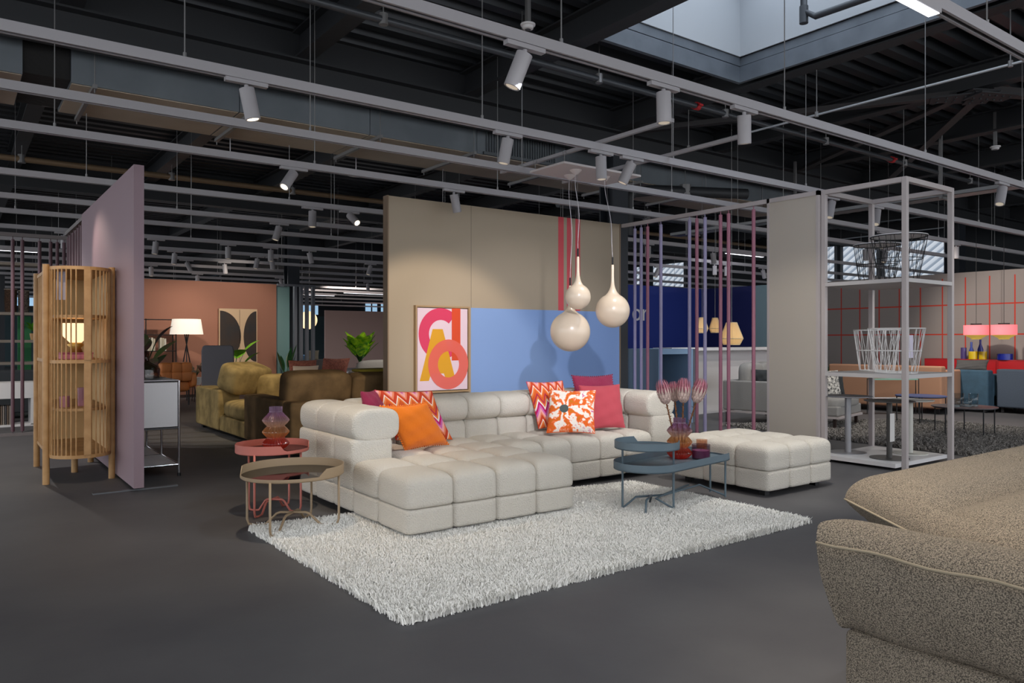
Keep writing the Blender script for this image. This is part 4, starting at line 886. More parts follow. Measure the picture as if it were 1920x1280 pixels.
for side in (0, 1):
    for j in range(n + 1):
        for i in range(n + 1):
            u = (1 - math.cos(PI * i / n)) / 2; v = (1 - math.cos(PI * j / n)) / 2; y = Ya + (Yb - Ya) * v; x = xl(y) + (X1 - xl(y)) * u
            e = min(u * (X1 - xl(y)), (1 - u) * (X1 - xl(y)), v * 1.8, (1 - v) * 1.8); ed = min(1, e / .22); ed = math.sqrt(1 - (1 - ed) ** 2)
            if side == 0:
                cy = abs((((Ya - y) / .52) % 1) - .5) * 2; cx = abs((((x - 2.6) / 1.3) % 1) - .5) * 2
                tuft = (1 - cy ** 7 * .65) * (1 - cx ** 9 * .5) if e > .1 else 1
                z = .648 + .118 * ed * tuft + .012 * (y > 1.2) * ed
            else:
                ed2 = min(1, e / .5); z = .648 - .22 * math.sin(ed2 * PI / 2) ** .8
            vs.append((x, y, z))
s2 = (n + 1) ** 2
for j in range(n):
    for i in range(n): a = j * (n + 1) + i; fs += [(a, a + n + 1, a + n + 2, a + 1), (s2 + a + 1, s2 + a + n + 2, s2 + a + n + 1, s2 + a)]
o = MB().add(vs, fs).build('seat_cushion', M_knit, near, True, world=True)
MB().tube([(xl(y) - .002, y, .65) for y in [1.7 - .05 * i for i in range(30)]], .0045, 6).build('piping', M_pipe2, o, True).location = (-2.6, -.6, 0)
MB().box(3.0, 4.9, -.4, 1.3, .08, .47).build('sofa_base', M_knit, near, world=True, bevel=.02)
for (x, y) in ((3.1, 1.2), (4.8, 1.2), (3.1, -.3), (4.8, -.3), (2.05, .95), (2.05, -.55)): MB().cyl((x, y, 0), (x, y, .1 if x > 2.5 else .04), .025, 12).build('foot', M_black, near, world=True)

# ================================================================== WHITE STEEL UNIT, WALL FOOT
unit = thing('metal_sideboard', 'white panel and chrome tube sideboard behind the mauve partition', 'sideboard', (1.35, 7.76, 0)); UW, UL = .4, 1.5
for y in (0, .75, 1.5):
    for x in (0, UW): MB().cyl((x, y, .03), (x, y, .91), .011, 10).build('tube_post', M_chrome, unit, smooth='auto'); MB().cyl((x, y, 0), (x, y, .03), .016, 10).build('foot', M_black, unit)
for z in (.11, .46, .905):
    m = MB()
    for y in (0, .75, 1.5): m.cyl((0, y, z), (UW, y, z), .009, 8)
    for x in (0, UW): m.cyl((x, 0, z), (x, UL, z), .009, 8)
    m.build('tube_rail', M_chrome, unit, smooth='auto')
MB().box(.012, UW - .012, .012, UL - .012, .105, .115).build('bottom_panel', M_white, unit); MB().box(.0, UW, .0, UL, .905, .918).build('top_panel', M_white, unit)
MB().box(.014, UW - .014, -.004, .004, .475, .895).build('end_panel', M_white, unit); MB().box(UW - .006, UW + .004, .014, UL - .014, .475, .895).build('front_panel', M_white, unit); MB().box(-.004, .006, .014, UL - .014, .475, .895).build('back_panel', M_white, unit); MB().box(.014, UW - .014, .014, UL - .014, .455, .465).build('middle_panel', M_white, unit)
r = thing('glass_cloche', 'smoky glass bottle shaped cloche on the white sideboard', 'glass', (1.52, 8.12, .92))
MB().lathe([(.13, 0), (.135, .09), (.12, .13), (.05, .16), (.038, .18), (.036, .27), (.033, .27), (.036, .17), (.13, .1), (.128, 0)], 32, cap=False).build('glass_body', glass('brown_glass', '#8a6a55', .4), r, smooth=True)
r = thing('glass_plate', 'clear glass plate in front of the smoky cloche', 'plate', (1.56, 7.93, .92)); MB().lathe([(.001, 0), (.05, 0), (.11, .018), (.108, .022), (.05, .006), (.001, .006)], 28, cap=False).build('plate_body', glass('clear_glass', '#dfe6e6', .3), r, smooth=True)
tag(MB().box(.95, 1.62, 7.22, 7.27, 0, .012).build('floor_bar', mat('steel_dull', '#6d6f72', .4, .6)), 'flat steel foot bar on the floor under the end of the mauve partition', 'bar')

# ================================================================== OLIVE SOFA
M_olive_shade = mat('velvet_olive_shaded', '#6c563a', .8, bump=.15, bscale=12, var=.3, vscale=5, spec=.15); M_olive_lit = mat('velvet_olive_lit', '#907c52', .8, bump=.2, bscale=10, var=.3, vscale=6, spec=.15)  # one olive velvet, its shaded and lit tones put into the colour
os_ = thing('velvet_sofa', 'large olive velvet sofa seen from behind, beyond the white sofa', 'sofa', (3.2, 9.6, 0))
def soft(name, c, h, m_, parent, n=5, rot=None): return MB().puff(c, h, n, 12, rot=rot).build(name, m_, parent, True, world=True)
MB().box(2.95, 5.6, 8.05, 8.3, .05, .62).build('back_panel', M_olive_shade, os_, world=True, bevel=.03); MB().box(2.95, 3.2, 8.3, 9.7, .05, .62).build('near_armrest', M_olive_shade, os_, world=True, bevel=.03)
MB().box(2.95, 3.25, 10.85, 12.05, .05, .61).build('far_armrest', M_olive_lit, os_, world=True, bevel=.03); MB().box(2.97, 4.5, 9.7, 10.85, .05, .26).build('seat_base', M_olive_lit, os_, world=True, bevel=.02); MB().box(3.2, 5.6, 8.3, 9.7, .05, .28).build('seat_base', M_olive_shade, os_, world=True)
MB().box(3.25, 4.5, 10.85, 12.0, .05, .28).build('seat_base', M_olive_lit, os_, world=True)
soft('seat_cushion', (3.72, 10.27, .36), (.76, .60, .13), M_olive_lit, os_); soft('seat_cushion', (4.4, 9.0, .36), (1.15, .68, .12), M_olive_shade, os_)
R1 = Matrix.Rotation(math.radians(10), 3, 'X')
soft('back_cushion', (3.40, 8.46, .74), (.40, .16, .20), M_olive_shade, os_, 6, R1); soft('back_cushion', (4.62, 8.46, .73), (.82, .15, .18), M_olive_shade, os_, 7, R1)
soft('back_cushion', (3.35, 10.95, .76), (.36, .20, .20), M_olive_lit, os_, 5.5, Matrix.Rotation(.5, 3, 'Z') @ Matrix.Rotation(.3, 3, 'X')); soft('back_cushion', (3.75, 10.9, .62), (.28, .16, .19), M_olive_lit, os_, 5, Matrix.Rotation(.7, 3, 'Z'))
for (x, y) in ((3.05, 8.2), (3.05, 11.9), (5.5, 8.2), (4.4, 11.9)): MB().box(x - .04, x + .04, y - .04, y + .04, 0, .06).build('foot', M_black, os_, world=True)
m = MB(); m.puff((4.25, 8.62, .925), (.30, .16, .025), 4, 8); tag(m.build('folded_throw', mat('throw_mustard', '#8a7a24', .9, bump=.5, bscale=25), smooth=True), 'mustard throw folded over the back cushions of the olive sofa', 'throw')

# ================================================================== TERRACOTTA ROOM
def boxsofa(name, loc, rz, W, D, H, seat, m_, label, ncush=2, arm=.2, cush=True, legs=.1, cm=None):
    r = thing(name, label, 'sofa', loc, rz); cm = cm or m_
    MB().box(0, W, 0, .22, legs, H).build('backrest', m_, r, bevel=.03); MB().box(0, W, .22, D, legs, seat - .13).build('seat_base', m_, r, bevel=.02)
    for x in (0, W - arm): MB().box(x, x + arm, .22, D, legs, H - .08).build('armrest', m_, r, bevel=.03)
    w = (W - 2 * arm) / ncush
    for i in range(ncush):
        MB().puff((arm + w * (i + .5), .22 + (D - .22) / 2, seat - .07), (w / 2, (D - .22) / 2, .085), 6, 8).build('seat_cushion', cm, r, True)
        if cush: MB().puff((arm + w * (i + .5), .32, seat + .22), (w / 2 * .98, .11, .24), 4, 8).build('back_cushion', cm, r, True)
    for x in (.08, W - .08):
        for y in (.08, D - .08): MB().box(x - .02, x + .02, y - .02, y + .02, 0, legs).build('leg', M_black, r)
    return r
r = thing('abstract_print', 'abstract print with two dark half discs on beige', 'picture', (4.98, 18.22, .70))
MB().box(0, .88, 0, .05, 0, 1.33).build('canvas', mat('print_beige', '#c9ab8a', .7), r)
def halfdisc(cx, r0, flip):
    m = MB(); P = []
    for i in range(25):
        t = -PI / 2 + PI * i / 24; P.append((min(.86, max(.02, cx + flip * r0 * math.cos(t))), min(1.30, max(.05, .68 + .60 * math.sin(t)))))
    P += [(.02 if flip > 0 else .86, P[-1][1]), (.02 if flip > 0 else .86, P[0][1])]; m.add([(x, -.002, z) for x, z in P], [tuple(range(len(P)))]); return m
halfdisc(.02, .48, 1).build('dark_shape', mat('ink_black', '#2d2a2b', .8, col2='#3a2c24', vscale=3), r); halfdisc(.86, .30, -1).build('dark_shape', MATS['ink_black'], r)
MB().box(.465, .472, -.002, 0, .02, 1.31).build('dark_line', MATS['ink_black'], r)
r = thing('floor_lamp', 'tripod floor lamp with a wide white shade in the terracotta room', 'lamp', (4.10, 17.5, 0))
MB().lathe([(.34, 1.42), (.29, 1.75)], 36, cap=False).build('shade', mat('shade_white', '#e9e4da', .8, emit=.35, emitcol='#fff0dc'), r, smooth=True)
for a in (.3, 2.4, 4.5): MB().cyl((.24 * math.cos(a), .24 * math.sin(a), 0), (-.05 * math.cos(a), -.05 * math.sin(a), 1.45), .012, 8).build('leg', M_black, r)
MB().cyl((0, 0, 1.4), (0, 0, 1.6), .015, 8).build('stem', M_black, r)
boxch = thing('tufted_armchair', 'small orange tufted armchair in front of the terracotta wall', 'armchair', (3.25, 15.9, 0), .2)
M_ora = mat('leather_orange', '#c97a40', .6, bump=.4, bscale=9, var=.15)
m = MB()
for i in range(3):
    for k in range(2): m.puff((.13 + .2 * i, .1, .58 + .17 * k), (.12, .1, .11), 3.5, 7)
m.build('backrest', M_ora, boxch, True); MB().puff((.33, .4, .38), (.34, .32, .12), 5, 8).build('seat', M_ora, boxch, True)
for x in (-.02, .68): MB().puff((x, .3, .5), (.07, .3, .16), 4, 8).build('armrest', M_ora, boxch, True)
for (x, y) in ((.05, .1), (.6, .1), (.05, .65), (.6, .65)): MB().cyl((x, y, 0), (x, y, .3), .015, 8).build('leg', M_black, boxch)
r = thing('high_back_chair', 'grey high back lounge chair turned away, beside the abstract print', 'armchair', (3.88, 14.3, 0), -.45)
m = MB().prism([(x * .28, z) for x, z in [(-1, .35), (-1, 1.1), (-.93, 1.18), (-.8, 1.2), (.8, 1.2), (.93, 1.18), (1, 1.1), (1, .35)]], 0, .07, 'y'); m.build('backrest', mat('shell_grey', '#6f6d72', .8), r, bevel=.02)
MB().puff((0, .36, .42), (.29, .3, .09), 5, 8).build('seat', MATS['shell_grey'], r, True); MB().cyl((0, .35, .04), (0, .35, .35), .03, 10).lathe([(.001, 0), (.28, 0), (.28, .015), (.001, .04)], 24, c=(0, .35, 0), cap=False).build('swivel_base', M_black, r)
def plant(name, loc, leaves, m_, label, potr=.12, poth=.2, potm=None, stem=.4, cat='plant', seed=1, L=.4, W=.18, up=.8, curl=.5, pot=True, leg=0):
    rnd = random.Random(seed); r = thing(name, label, cat, loc)
    if pot: MB().lathe([(.001, leg), (potr * .75, leg), (potr, leg + poth), (potr - .01, leg + poth), (potr * .7, leg + .02), (.001, leg + .02)], 24, cap=False).build('pot', potm or M_white, r, smooth='auto')
    if leg:
        for a in (0, 2.1, 4.2): MB().cyl((potr * math.cos(a), potr * math.sin(a), 0), (potr * .7 * math.cos(a), potr * .7 * math.sin(a), leg + .02), .008, 6).build('stand_leg', M_black, r)
    m = MB(); st = MB()
    for i in range(leaves):
        a = i * 2.399; e = up + rnd.uniform(-.35, .4); b0 = Vector((0, 0, leg + poth)); q = Vector((math.cos(a) * .35 * stem, math.sin(a) * .35 * stem, stem * (.35 + .65 * (1 - i / leaves)))) + b0
        st.tube([b0, b0.lerp(q, .5) + Vector((0, 0, .03)), q], .006, 5); m.leaf(q, (math.cos(a), math.sin(a), e), (0, 0, 1), L * rnd.uniform(.75, 1.15), W * rnd.uniform(.8, 1.1), curl, 9)
    m.build('foliage', m_, r, True); st.build('stem', M_leafd, r, True); return r
plant('potted_plant', (4.95, 17.1, 0), 9, mat('leaf_bright', '#6fae22', .45, var=.25, vscale=6), 'bright green big leaved plant behind the grey high back chair', .14, .3, M_white, .75, seed=2, L=.42, W=.3, up=.6, curl=.3)
plant('potted_plant', (4.15, 16.9, 0), 9, mat('leaf_wine', '#5a2026', .5, col2='#27471f', vscale=6), 'wine red and green plant on a thin legged stand by the floor lamp', .12, .16, M_white, .3, seed=3, L=.34, W=.15, up=.3, curl=.8, leg=.35)
r = plant('potted_plant', (1.66, 9.7, 0), 13, mat('leaf_plum', '#7d5156', .5, col2='#3f7a33', vscale=4), 'tall plum and green leaved plant rising behind the mauve partition', .16, .5, M_black, .75, seed=11, L=.36, W=.2, up=1.5, curl=.35)
r = thing('book_rack', 'black metal rack with books behind the plum leaved plant', 'rack', (3.3, 17.6, 0))
for x in (0, .6):
    for y in (0, .3): MB().box(x, x + .02, y, y + .02, 0, 1.75).build('post', M_black, r)
for z in (.3, .72, 1.05, 1.4, 1.73): MB().box(0, .62, 0, .32, z, z + .015).build('shelf', M_black, r)
bk0 = None
for i, (x, w, col, h) in enumerate([(.06, .03, '#cfc8b4', .27), (.10, .025, '#b9b09a', .25), (.13, .03, '#d8d2c0', .28), (.17, .03, '#c7bfa8', .26), (.30, .035, '#d4cdb8', .28), (.345, .03, '#c2baa2', .27), (.385, .035, '#dcd6c6', .26)]):
    b_ = thing('book', 'pale spined book, %s from the left on the black rack shelf' % ORD[i], 'book', (3.3 + x, 17.66, 1.066), 0, 'books on the black rack'); MB().box(0, w, 0, .2, 0, h).build('pages', mat('paper', '#e6e0d0', .8), b_); MB().box(-.002, w + .002, -.003, 0, -.001 + .001, h + .002).build('spine', mat('spine' + col[1:], col, .7), b_)
# living room behind the olive sofa
M_gsofa = mat('fabric_grey', '#85817c', .9, bump=.3, bscale=60, spec=.15)
boxsofa('grey_sofa', (5.75, 12.6, 0), .0, 2.3, 1.0, .74, .47, M_gsofa, 'low grey sofa beyond the olive one, with two soft back cushions', 2)
pillow('throw_pillow', (4.55, 12.4, .52), (5.0, 12.4, .52), (4.62, 12.5, .86), .14, mat('cloth_cream', '#c5b3a4', .9, bump=.3), 'cream oblong cushion behind the back of the olive sofa')
M_tart = mat('cloth_tartan', '#a0604e', .9, bump=.5, bscale=30, col2='#7d4a40', vscale=40)
pillow('throw_pillow', (5.05, 12.5, .52), (5.5, 12.4, .52), (5.2, 12.6, .98), .14, M_tart, 'rust checked cushion leaning right beside the cream oblong one')
pillow('throw_pillow', (4.6, 12.62, .52), (5.1, 12.62, .52), (4.62, 12.72, .95), .12, M_tart, 'rust checked cushion lying behind the cream oblong one')
boxsofa('rust_bench', (4.4, 12.1, 0), 0, 1.3, 1.0, .56, .5, mat('fabric_rust', '#a0583f', .9), 'low rust coloured seat under the cushions beyond the olive sofa', 1, cush=False)
r = thing('display_plinth', 'low grey plinth under the yellow green plant', 'plinth', (6.2, 13.75, 0)); MB().box(0, .6, 0, .4, 0, .62).build('body', M_gsofa, r); MB().box(-.01, .61, -.01, .41, .62, .64).build('top', M_gsofa, r)
plant('potted_plant', (6.5, 13.92, .64), 30, mat('leaf_variegated', '#8fb318', .4, col2='#2d7a12', vscale=16), 'yellow green variegated plant in a clear vase by the grey sofa', .07, .2, glass('vase_clear', '#c8d4d8', .3), .34, seed=5, L=.38, W=.19, up=1.5, curl=.2)
boxsofa('dark_armchair', (7.9, 15.6, 0), 0, 1.3, .9, .72, .42, mat('fabric_charcoal', '#3f3d3c', .9), 'dark grey armchair at the far right of the far lounge', 1)
boxsofa('far_sofa', (7.55, 20.5, 0), .0, 1.05, 1.0, .75, .42, mat('fabric_mid', '#75706c', .9), 'grey far sofa with a blue seat seen through the gap beside the posts', 1, cm=mat('fabric_sky', '#5f8cb8', .9))
pillow('throw_pillow', (8.0, 20.6, .74), (8.35, 20.6, .74), (8.05, 20.68, 1.0), .1, mat('cloth_sand', '#b5a890', .9), 'small sand coloured cushion on the far sofa beside the posts')
r = thing('globe_lamp', 'round cream paper globe lamp hanging beside the grey posts', 'pendant lamp', (9.45, 24.2, 1.95)); MB().puff((0, 0, 0), (.3, .3, .3), 2, 12).build('globe', mat('paper_glow', '#f0dcb8', .7, emit=.9, emitcol='#ffdba6'), r, True); MB().cyl((0, 0, .29), (0, 0, 2.75), .005, 5).build('cord', M_black, r)
plant('potted_plant', (6.45, 17.9, 0), 7, M_leafd, 'upright dark green cactus like plant in front of the frosted glass', .15, .4, mat('pot_dark', '#3b4a42', .6), .3, seed=6, L=.5, W=.12, up=3.0, curl=.05)

# ================================================================== LEFT BACKGROUND
M_sh = mat('shelf_greige', '#8a7f74', .6)
r = thing('open_shelf', 'greige open shelf with baskets behind the plum poles', 'shelf', (.3, 16.4, 0))
for z in (.85, 1.25, 1.75, 2.65): MB().box(0, 1.05, 0, .4, z, z + .05).build('shelf_board', M_sh, r)
for x in (0, 1.0): MB().box(x, x + .05, 0, .4, 0, 2.7).build('side_post', M_sh, r)
for (x, w, h, c, lab) in ((.42, .24, .45, '#8c7358', 'big tan basket on the top of the greige shelf'), (.86, .10, .42, '#5a4437', 'dark brown slim basket on the top of the greige shelf'), (1.06, .09, .40, '#77706a', 'chequered narrow basket at the right end of the greige shelf')):
    b_ = thing('storage_basket', lab, 'basket', (x, 16.6, 1.8)); MB().lathe([(.001, 0), (w * .9, 0), (w, h * .5), (w * .95, h), (w * .9, h), (w * .85, .02), (.001, .02)], 24, cap=False).build('basket_body', weave('wicker' + c[1:], '#3a2f28', c, 60), b_, smooth='auto'); MB().tube([(w * .95 * math.cos(2 * PI * i / 24), w * .95 * math.sin(2 * PI * i / 24), h) for i in range(24)], .01, 6, closed=True).build('basket_rim', M_sh, b_, True)
tag(MB().box(1.0, 1.22, 17.2, 17.24, 0, 1.75).build('green_board', mat('board_green', '#2f7a4c', .7)), 'tall green board seen through the greige shelf', 'board')
plant('potted_plant', (1.22, 16.6, 1.3), 8, M_leaf, 'green leafy plant standing on the greige shelf', .07, .12, M_oak, .12, seed=8, L=.24, W=.1, up=1.0, curl=.4)
boxsofa('dark_sofa', (-.6, 14.9, 0), 0, 2.2, 1.0, .8, .45, mat('fabric_slate', '#33373b', .9), 'dark slate sofa behind the plum poles at the far left', 2, cush=False)
r = thing('side_table', 'white side table with a magazine slot behind the plum poles', 'side table', (.2, 13.6, 0)); MB().box(0, .82, 0, .5, .42, .66).build('drawer_box', M_white, r, bevel=.005); MB().box(.76, .82, 0, .5, 0.02, .42).build('side_board', M_white, r); MB().box(0, .06, 0, .5, .02, .42).build('side_board', M_white, r); MB().box(0, .82, 0, .5, 0, .03).build('bottom_board', M_white, r)
for i in range(9):
    b_ = thing('magazine', 'magazine standing in the white side table, %s from the left' % ORD[i], 'magazine', (.5 + i * .027, 13.65, .03), 0, 'magazines in the white side table'); MB().box(0, .018, 0, .3, 0, .28).build('cover', mat('mag%d' % (i % 3), ('#6a5a4c', '#8a8178', '#4c4a4c')[i % 3], .6), b_)

# ================================================================== MIDDLE RIGHT, BEHIND THE POLES
M_bl = mat('counter_blue', '#7d9ab8', .6)
r = thing('portal_counter', 'tall blue-grey portal shaped counter behind the lilac poles', 'counter', (8.6, 7.95, 0))
MB().box(0, .08, 0, .9, 0, 1.08).build('side_board', M_bl, r); MB().box(0, .78, 0, .9, 1.08, 1.16).build('worktop', M_bl, r); MB().box(.70, .78, 0, .9, 0, 1.08).build('side_board', M_bl, r); MB().box(.08, .70, .82, .9, .0, 1.08).build('back_board', mat('counter_dark', '#4b4a4e', .7), r)
MB().box(.08, .70, .3, .34, .06, .36).build('lower_drawer', mat('drawer_blue', '#34506a', .6), r)
r = thing('white_counter', 'long white counter panel behind the grey sofa with dark cushions', 'counter', (9.42, 7.92, 0)); MB().box(0, .06, 0, .9, 0, 1.16).build('end_board', M_white, r); MB().box(.0, 3.2, .86, .92, 0, 1.12).build('long_board', M_white, r); MB().box(0, 3.2, 0.0 + .5, .92, 1.12, 1.17).build('worktop', M_white, r)
boxsofa('green_sofa', (9.3, 10.3, 0), 0, 2.4, 1.0, .8, .45, mat('velvet_moss', '#5a6a2e', .8, sheen=.4, var=.15), 'moss green sofa behind the poles, left of the portal counter', 2)
M_gl = mat('fabric_dove', '#8d8b88', .9, bump=.3, bscale=80, spec=.15)
r = thing('chaise_sofa', 'light grey sofa with metal rail behind the pink poles and cream panel', 'sofa', (9.85, 7.75, 0), -math.atan2(1.75, .35) )
# local x runs along the visible side towards the near right, local y away from the camera
MB().box(0, .95, 0, .16, .20, .66).build('side_armrest', M_gl, r, bevel=.02); MB().box(0, 1.78, .16, 1.0, .2, .34).build('seat_base', M_gl, r, bevel=.02); MB().box(.95, 1.78, .0, .16, .2, .34).build('seat_base', M_gl, r, bevel=.02)
MB().puff((1.36, .52, .38), (.43, .52, .09), 6, 9).build('seat_cushion', M_gl, r, True); MB().puff((.5, .6, .38), (.48, .46, .09), 6, 9).build('seat_cushion', M_gl, r, True)
MB().puff((.28, .42, .72), (.12, .28, .22), 4, 9).build('back_cushion', M_gl, r, True); MB().puff((.25, 1.0, .72), (.12, .3, .22), 4, 9).build('back_cushion', M_gl, r, True); MB().box(0, .16, .16, 1.6, .2, .66).build('backrest', M_gl, r, bevel=.02)
MB().box(0, 1.8, -.01, .02, .165, .195).box(0, .03, 0, 1.6, .165, .195).box(1.77, 1.8, 0, 1.0, .165, .195).build('metal_rail', M_framew, r)
for (x, y) in ((.06, .05), (1.72, .05), (1.72, .95), (.06, 1.5)): MB().box(x - .02, x + .02, y - .02, y + .02, 0, .165).build('leg', mat('leg_bronze', '#3b2c26', .5, .4), r)
M_dk = mat('cloth_charcoal', '#2b2f31', .85, bump=.3)
pillow('throw_pillow', (10.15, 7.35, .48), (10.3, 7.0, .48), (10.12, 7.4, .84), .14, M_dk, 'dark charcoal cushion on the light grey sofa behind the right pink pole')
pillow('throw_pillow', (10.3, 7.0, .48), (10.45, 6.7, .48), (10.25, 7.05, .82), .14, mat('cloth_speckle_dark', '#24282a', .85, col2='#8c8f8c', vscale=60), 'black speckled cushion next to the charcoal one at the cream panel edge')
M_sp = mat('cloth_speckle', '#dcd8d0', .9, col2='#2a2a2c', vscale=34)
pillow('throw_pillow', (10.52, 6.5, .46), (10.8, 6.3, .46), (10.5, 6.55, .84), .15, M_sp, 'black and white speckled cushion seen through the left of the rack')
pillow('throw_pillow', (10.85, 6.62, .46), (11.1, 6.42, .46), (10.85, 6.66, .82), .13, M_dk, 'dark navy cushion behind the speckled one in the rack gap')
def bamboo(loc, R, h, label, top=4.7):
    r = thing('bamboo_lamp', label, 'pendant lamp', loc, 0, 'bamboo lamps before the navy wall'); k = 8
    def ring(rr, z, n=k): return [(rr * math.cos(2 * PI * i / n), rr * math.sin(2 * PI * i / n), z) for i in range(n)]
    m = MB(); prof = [(R * .45, h / 2), (R, -h * .22), (R * .7, -h / 2)]; m.lathe(prof, k, cap=False); m.build('shade', mat('bamboo_skin', '#cfae78', .7, alpha=.9, emit=.35, emitcol='#ffd08a'), r)
    m = MB()
    for i in range(40):
        a = 2 * PI * i / 40; m.tube([((q + .004) * math.cos(a), (q + .004) * math.sin(a), z) for q, z in prof], .003, 4)
    m.build('bamboo_strips', mat('bamboo_strip', '#e3d2b0', .6), r); MB().cyl((0, 0, h / 2), (0, 0, top - loc[2]), .004, 5).build('cord', M_wire, r)
    m = MB()
    for rr, z in prof: m.tube(ring(rr, z), .006, 5, closed=True)
    m.build('shade_ring', mat('bamboo_strip', '#e3d2b0', .6), r)
bamboo((9.1, 6.95 + .05, 1.39), .16, .32, 'largest bamboo pendant lamp, nearest the cream panel')
bamboo((10.32, 8.55, 1.55), .10, .26, 'small yellowish bamboo lamp, left one of the pair')
bamboo((10.95, 8.78, 1.56), .10, .26, 'small orange tinged bamboo lamp, right one of the pair', 3.87)
fc = bpy.data.curves.new('lettering', 'FONT'); fc.body = 'or'; fc.size = .62; fc.extrude = .004; ft = bpy.data.objects.new('lettering_curve', fc); C.objects.link(ft)
bpy.context.view_layer.update(); fme = bpy.data.meshes.new_from_object(ft); bpy.data.objects.remove(ft); fo = bpy.data.objects.new('wall_lettering', fme); C.objects.link(fo); fo.location = (13.42, 13.29, 1.78); fo.rotation_euler = (PI / 2, 0, 0); fme.materials.clear(); fme.materials.append(M_white)
tag(fo, 'white letters "or" on the dark blue wall behind the poles', 'lettering')

# ================================================================== FAR RIGHT ROOM
boxsofa('blue_sofa', (14.75, 7.0, 0), -PI / 2, 1.15, .92, .76, .45, mat('fabric_petrol', '#2f4a5c', .9, bump=.3, bscale=50, var=.12, vscale=8), 'petrol blue fabric sofa in front of the red grid wall', 1, cush=False)
pillow('throw_pillow', (14.95, 6.5, .74), (15.2, 6.05, .74), (15.05, 6.5, .93), .12, mat('cloth_dark_grey', '#4d4c4b', .9, bump=.3), 'dark grey cushion lying on top of the petrol blue sofa')
boxsofa('blue_sofa', (15.0, 5.82, 0), -PI / 2, 1.6, .68, .78, .45, mat('fabric_steel', '#3d4754', .9, bump=.3, bscale=50), 'steel grey end of the blue sofa group cut by the right edge', 1, cush=False)
for (y, lab) in ((6.23, 'pink pleated pendant lamp, left one before the red grid wall'), (5.77, 'pink pleated pendant lamp, right one before the red grid wall')):
    r = thing('pleated_pendant', lab, 'pendant lamp', (15.2, y, 1.48), 0, 'pink pleated pendants'); R = .20
    MB().lathe([(R, -.09), (R, .09), (R * .98, .09), (R * .98, -.09)], 64, rib=.015, ribn=32, cap=False).build('pink_shade', mat('pink_pleat', '#d86a72', .7, emit=.7, emitcol='#ff7d80'), r, True)
    MB().lathe([(.08, -.17), (.09, -.15), (R * .97, -.09)], 48, cap=False).build('yellow_band', mat('yellow_pleat', '#c9a93c', .7, emit=.25, emitcol='#ffd76a'), r, True)
    MB().lathe([(.001, .1), (.09, .1), (.09, .12), (.001, .12)], 24, cap=False).cyl((0, 0, .12), (0, 0, 3.27), .004, 5).build('ceiling_cord', M_black, r)
sd = thing('red_sideboard', 'long bright red sideboard against the red grid wall', 'sideboard', (15.72, 5.4, 0)); MB().box(0, .4, 0, 2.0, .15, .93).build('cabinet_body', mat('lacquer_red', '#a3131c', .4), sd, bevel=.004)
for y in (.03, .7, 1.37): MB().box(-.015, 0, y, y + .62, .18, .90).build('door', mat('lacquer_red2', '#b5171f', .4), sd); 
for (x, y) in ((.05, .08), (.35, .08), (.05, 1.92), (.35, 1.92)): MB().cyl((x, y, 0), (x, y, .15), .015, 8).build('leg', M_black, sd)
def vessel(loc, R, h, c, lab, name='glass_tumbler', cat='glass', neck=None):
    r = thing(name, lab, cat, loc); pr = [(.001, 0), (R, 0), (R, h)] if not neck else [(.001, 0), (R, 0), (R, h * .45), (neck, h * .7), (neck, h)]
    MB().lathe(pr + [(a * .92, b) for a, b in pr[::-1][:-1]], 24, cap=False).build('body', mat('vessel_' + c[1:], c, .15, alpha=.85), r, smooth='auto'); MB().lathe([(.001, .004), (R * .9, .004), (R * .9, .012), (.001, .012)], 20, cap=False).build('base', mat('vessel_' + c[1:], c, .15), r)
vessel((15.85, 6.72, .93), .05, .22, '#5a4a86', 'purple glass tumbler at the left on the red sideboard')
vessel((15.85, 6.58, .93), .045, .33, '#4a5cae', 'tall blue glass bottle on the red sideboard', 'glass_bottle', 'bottle', .02)
vessel((15.85, 6.42, .93), .05, .42, '#3b46a0', 'tallest dark blue bottle on the red sideboard', 'glass_bottle', 'bottle', .018)
vessel((15.78, 6.52, .93), .08, .15, '#e8c81e', 'yellow glass bowl, left one on the red sideboard', 'glass_bowl', 'bowl')
vessel((15.78, 6.35, .93), .07, .15, '#e8c81e', 'yellow glass bowl, right one on the red sideboard', 'glass_bowl', 'bowl')
vessel((15.8, 5.98, .93), .13, .11, '#1c2c9c', 'wide cobalt blue bowl on the red sideboard', 'cobalt_bowl', 'bowl')
def wiretable(loc, R, h, m_, label, legs=5):
    r = thing('round_table', label, 'coffee table', loc); MB().lathe([(.001, h - .012), (R, h - .012), (R, h), (.001, h)], 40, cap=False).build('tabletop', m_, r, smooth='auto')
    for i in range(legs): a = 2 * PI * i / legs + .4; MB().cyl((R * .93 * math.cos(a), R * .93 * math.sin(a), 0), (R * .93 * math.cos(a), R * .93 * math.sin(a), h - .01), .009, 8).build('leg', M_black, r)
    MB().tube([(R * .93 * math.cos(2 * PI * i / 32), R * .93 * math.sin(2 * PI * i / 32), h - .02) for i in range(32)], .006, 5, closed=True).build('ring', M_black, r)
wiretable((11.15, 4.72, .035), .40, .36, mat('top_plum', '#4a3f44', .4), 'round dark plum coffee table carrying four tumblers')
wiretable((12.1, 5.75, .0), .36, .44, mat('top_blue', '#34487a', .4), 'round blue wire leg table beyond the white pedestal table', 4)
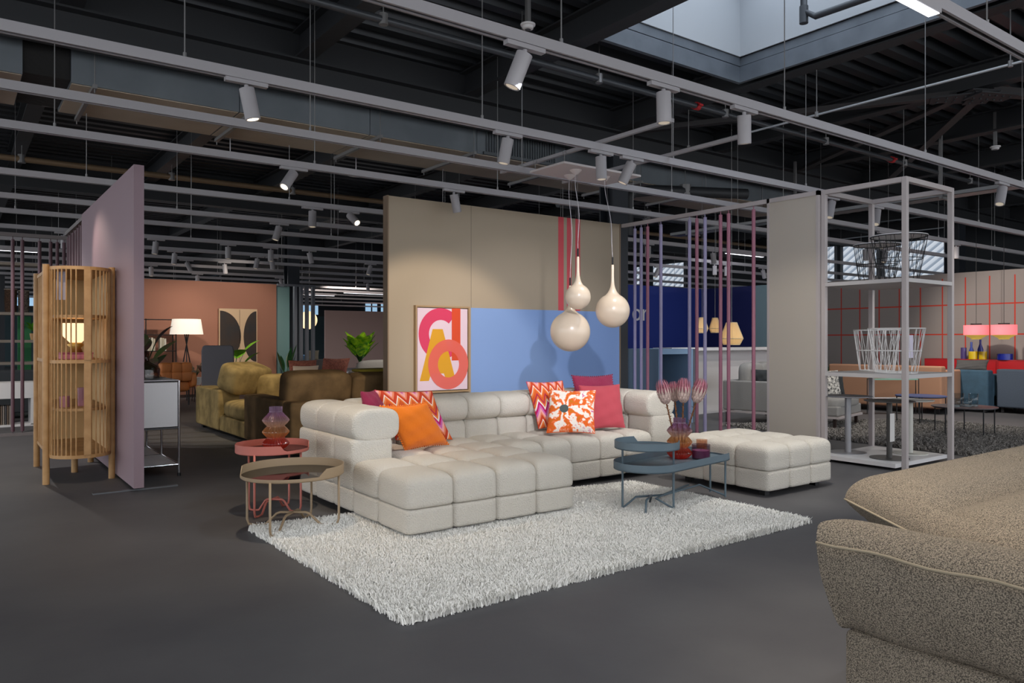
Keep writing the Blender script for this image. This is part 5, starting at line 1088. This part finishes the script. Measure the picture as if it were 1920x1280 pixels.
for i, (dx, dy, h, lab) in enumerate(((-.12, .06, .11, 'short clear tumbler at the left on the plum table'), (.02, -.03, .11, 'short clear tumbler at the front on the plum table'), (.08, .1, .17, 'tall clear tumbler at the back on the plum table'), (.16, -.05, .17, 'tall clear tumbler at the right on the plum table'))):
    r = thing('clear_tumbler', lab, 'glass', (11.1 + dx, 4.7 + dy, .396)); MB().lathe([(.001, 0), (.055, 0), (.06, h), (.056, h), (.052, .012), (.001, .012)], 28, rib=.01, ribn=14, cap=False).build('glass_body', glass('tumbler_glass', '#dfe8ea', .25), r, smooth=True); MB().lathe([(.001, 0), (.054, 0), (.054, .02), (.001, .02)], 20, cap=False).build('thick_base', mat('glassy_base', '#c9d3d6', .1, alpha=.5), r)
boxsofa('peach_sofa', (13.6, 8.2, 0), -PI / 2 + .1, 2.0, 1.0, .84, .42, mat('fabric_peach', '#b08468', .9), 'curved peach coloured sofa seen through the middle of the rack', 1, cush=False)
r = thing('tray_stand', 'white two-tier wire stand with a blue tray in front of the peach sofa', 'side table', (12.9, 7.0, 0))
for (x, y) in ((0, 0), (.7, -.5), (.1, .1), (.8, -.4)): MB().cyl((x, y, 0), (x, y, .62), .008, 6).build('leg', M_black, r)
m = MB().prism([(0, 0), (.7, -.5), (.8, -.4), (.1, .1)], .60, .62); m.build('upper_tray', mat('tray_mint', '#7fae9c', .5), r); MB().prism([(0, 0), (.7, -.5), (.8, -.4), (.1, .1)], .28, .29).build('lower_tray', M_white, r)
boxsofa('green_sofa', (13.3, 9.9, 0), -PI / 2, 1.4, 1.0, .84, .42, mat('fabric_forest', '#2c4a38', .9), 'dark green sofa end visible through the left of the rack', 1, cush=False)
pillow('throw_pillow', (13.4, 8.95, .80), (13.42, 8.6, .80), (13.45, 8.95, 1.04), .12, mat('cloth_teal', '#22506a', .9), 'teal cushion standing on the dark green sofa end')
tag(MB().box(15.2, 16.1, 7.3, 9.0, 0, .02).build('cream_rug', mat('rug_cream', '#c9b9ab', .95, bump=1, bscale=90)), 'cream rug strip under the peach sofa', 'rug')
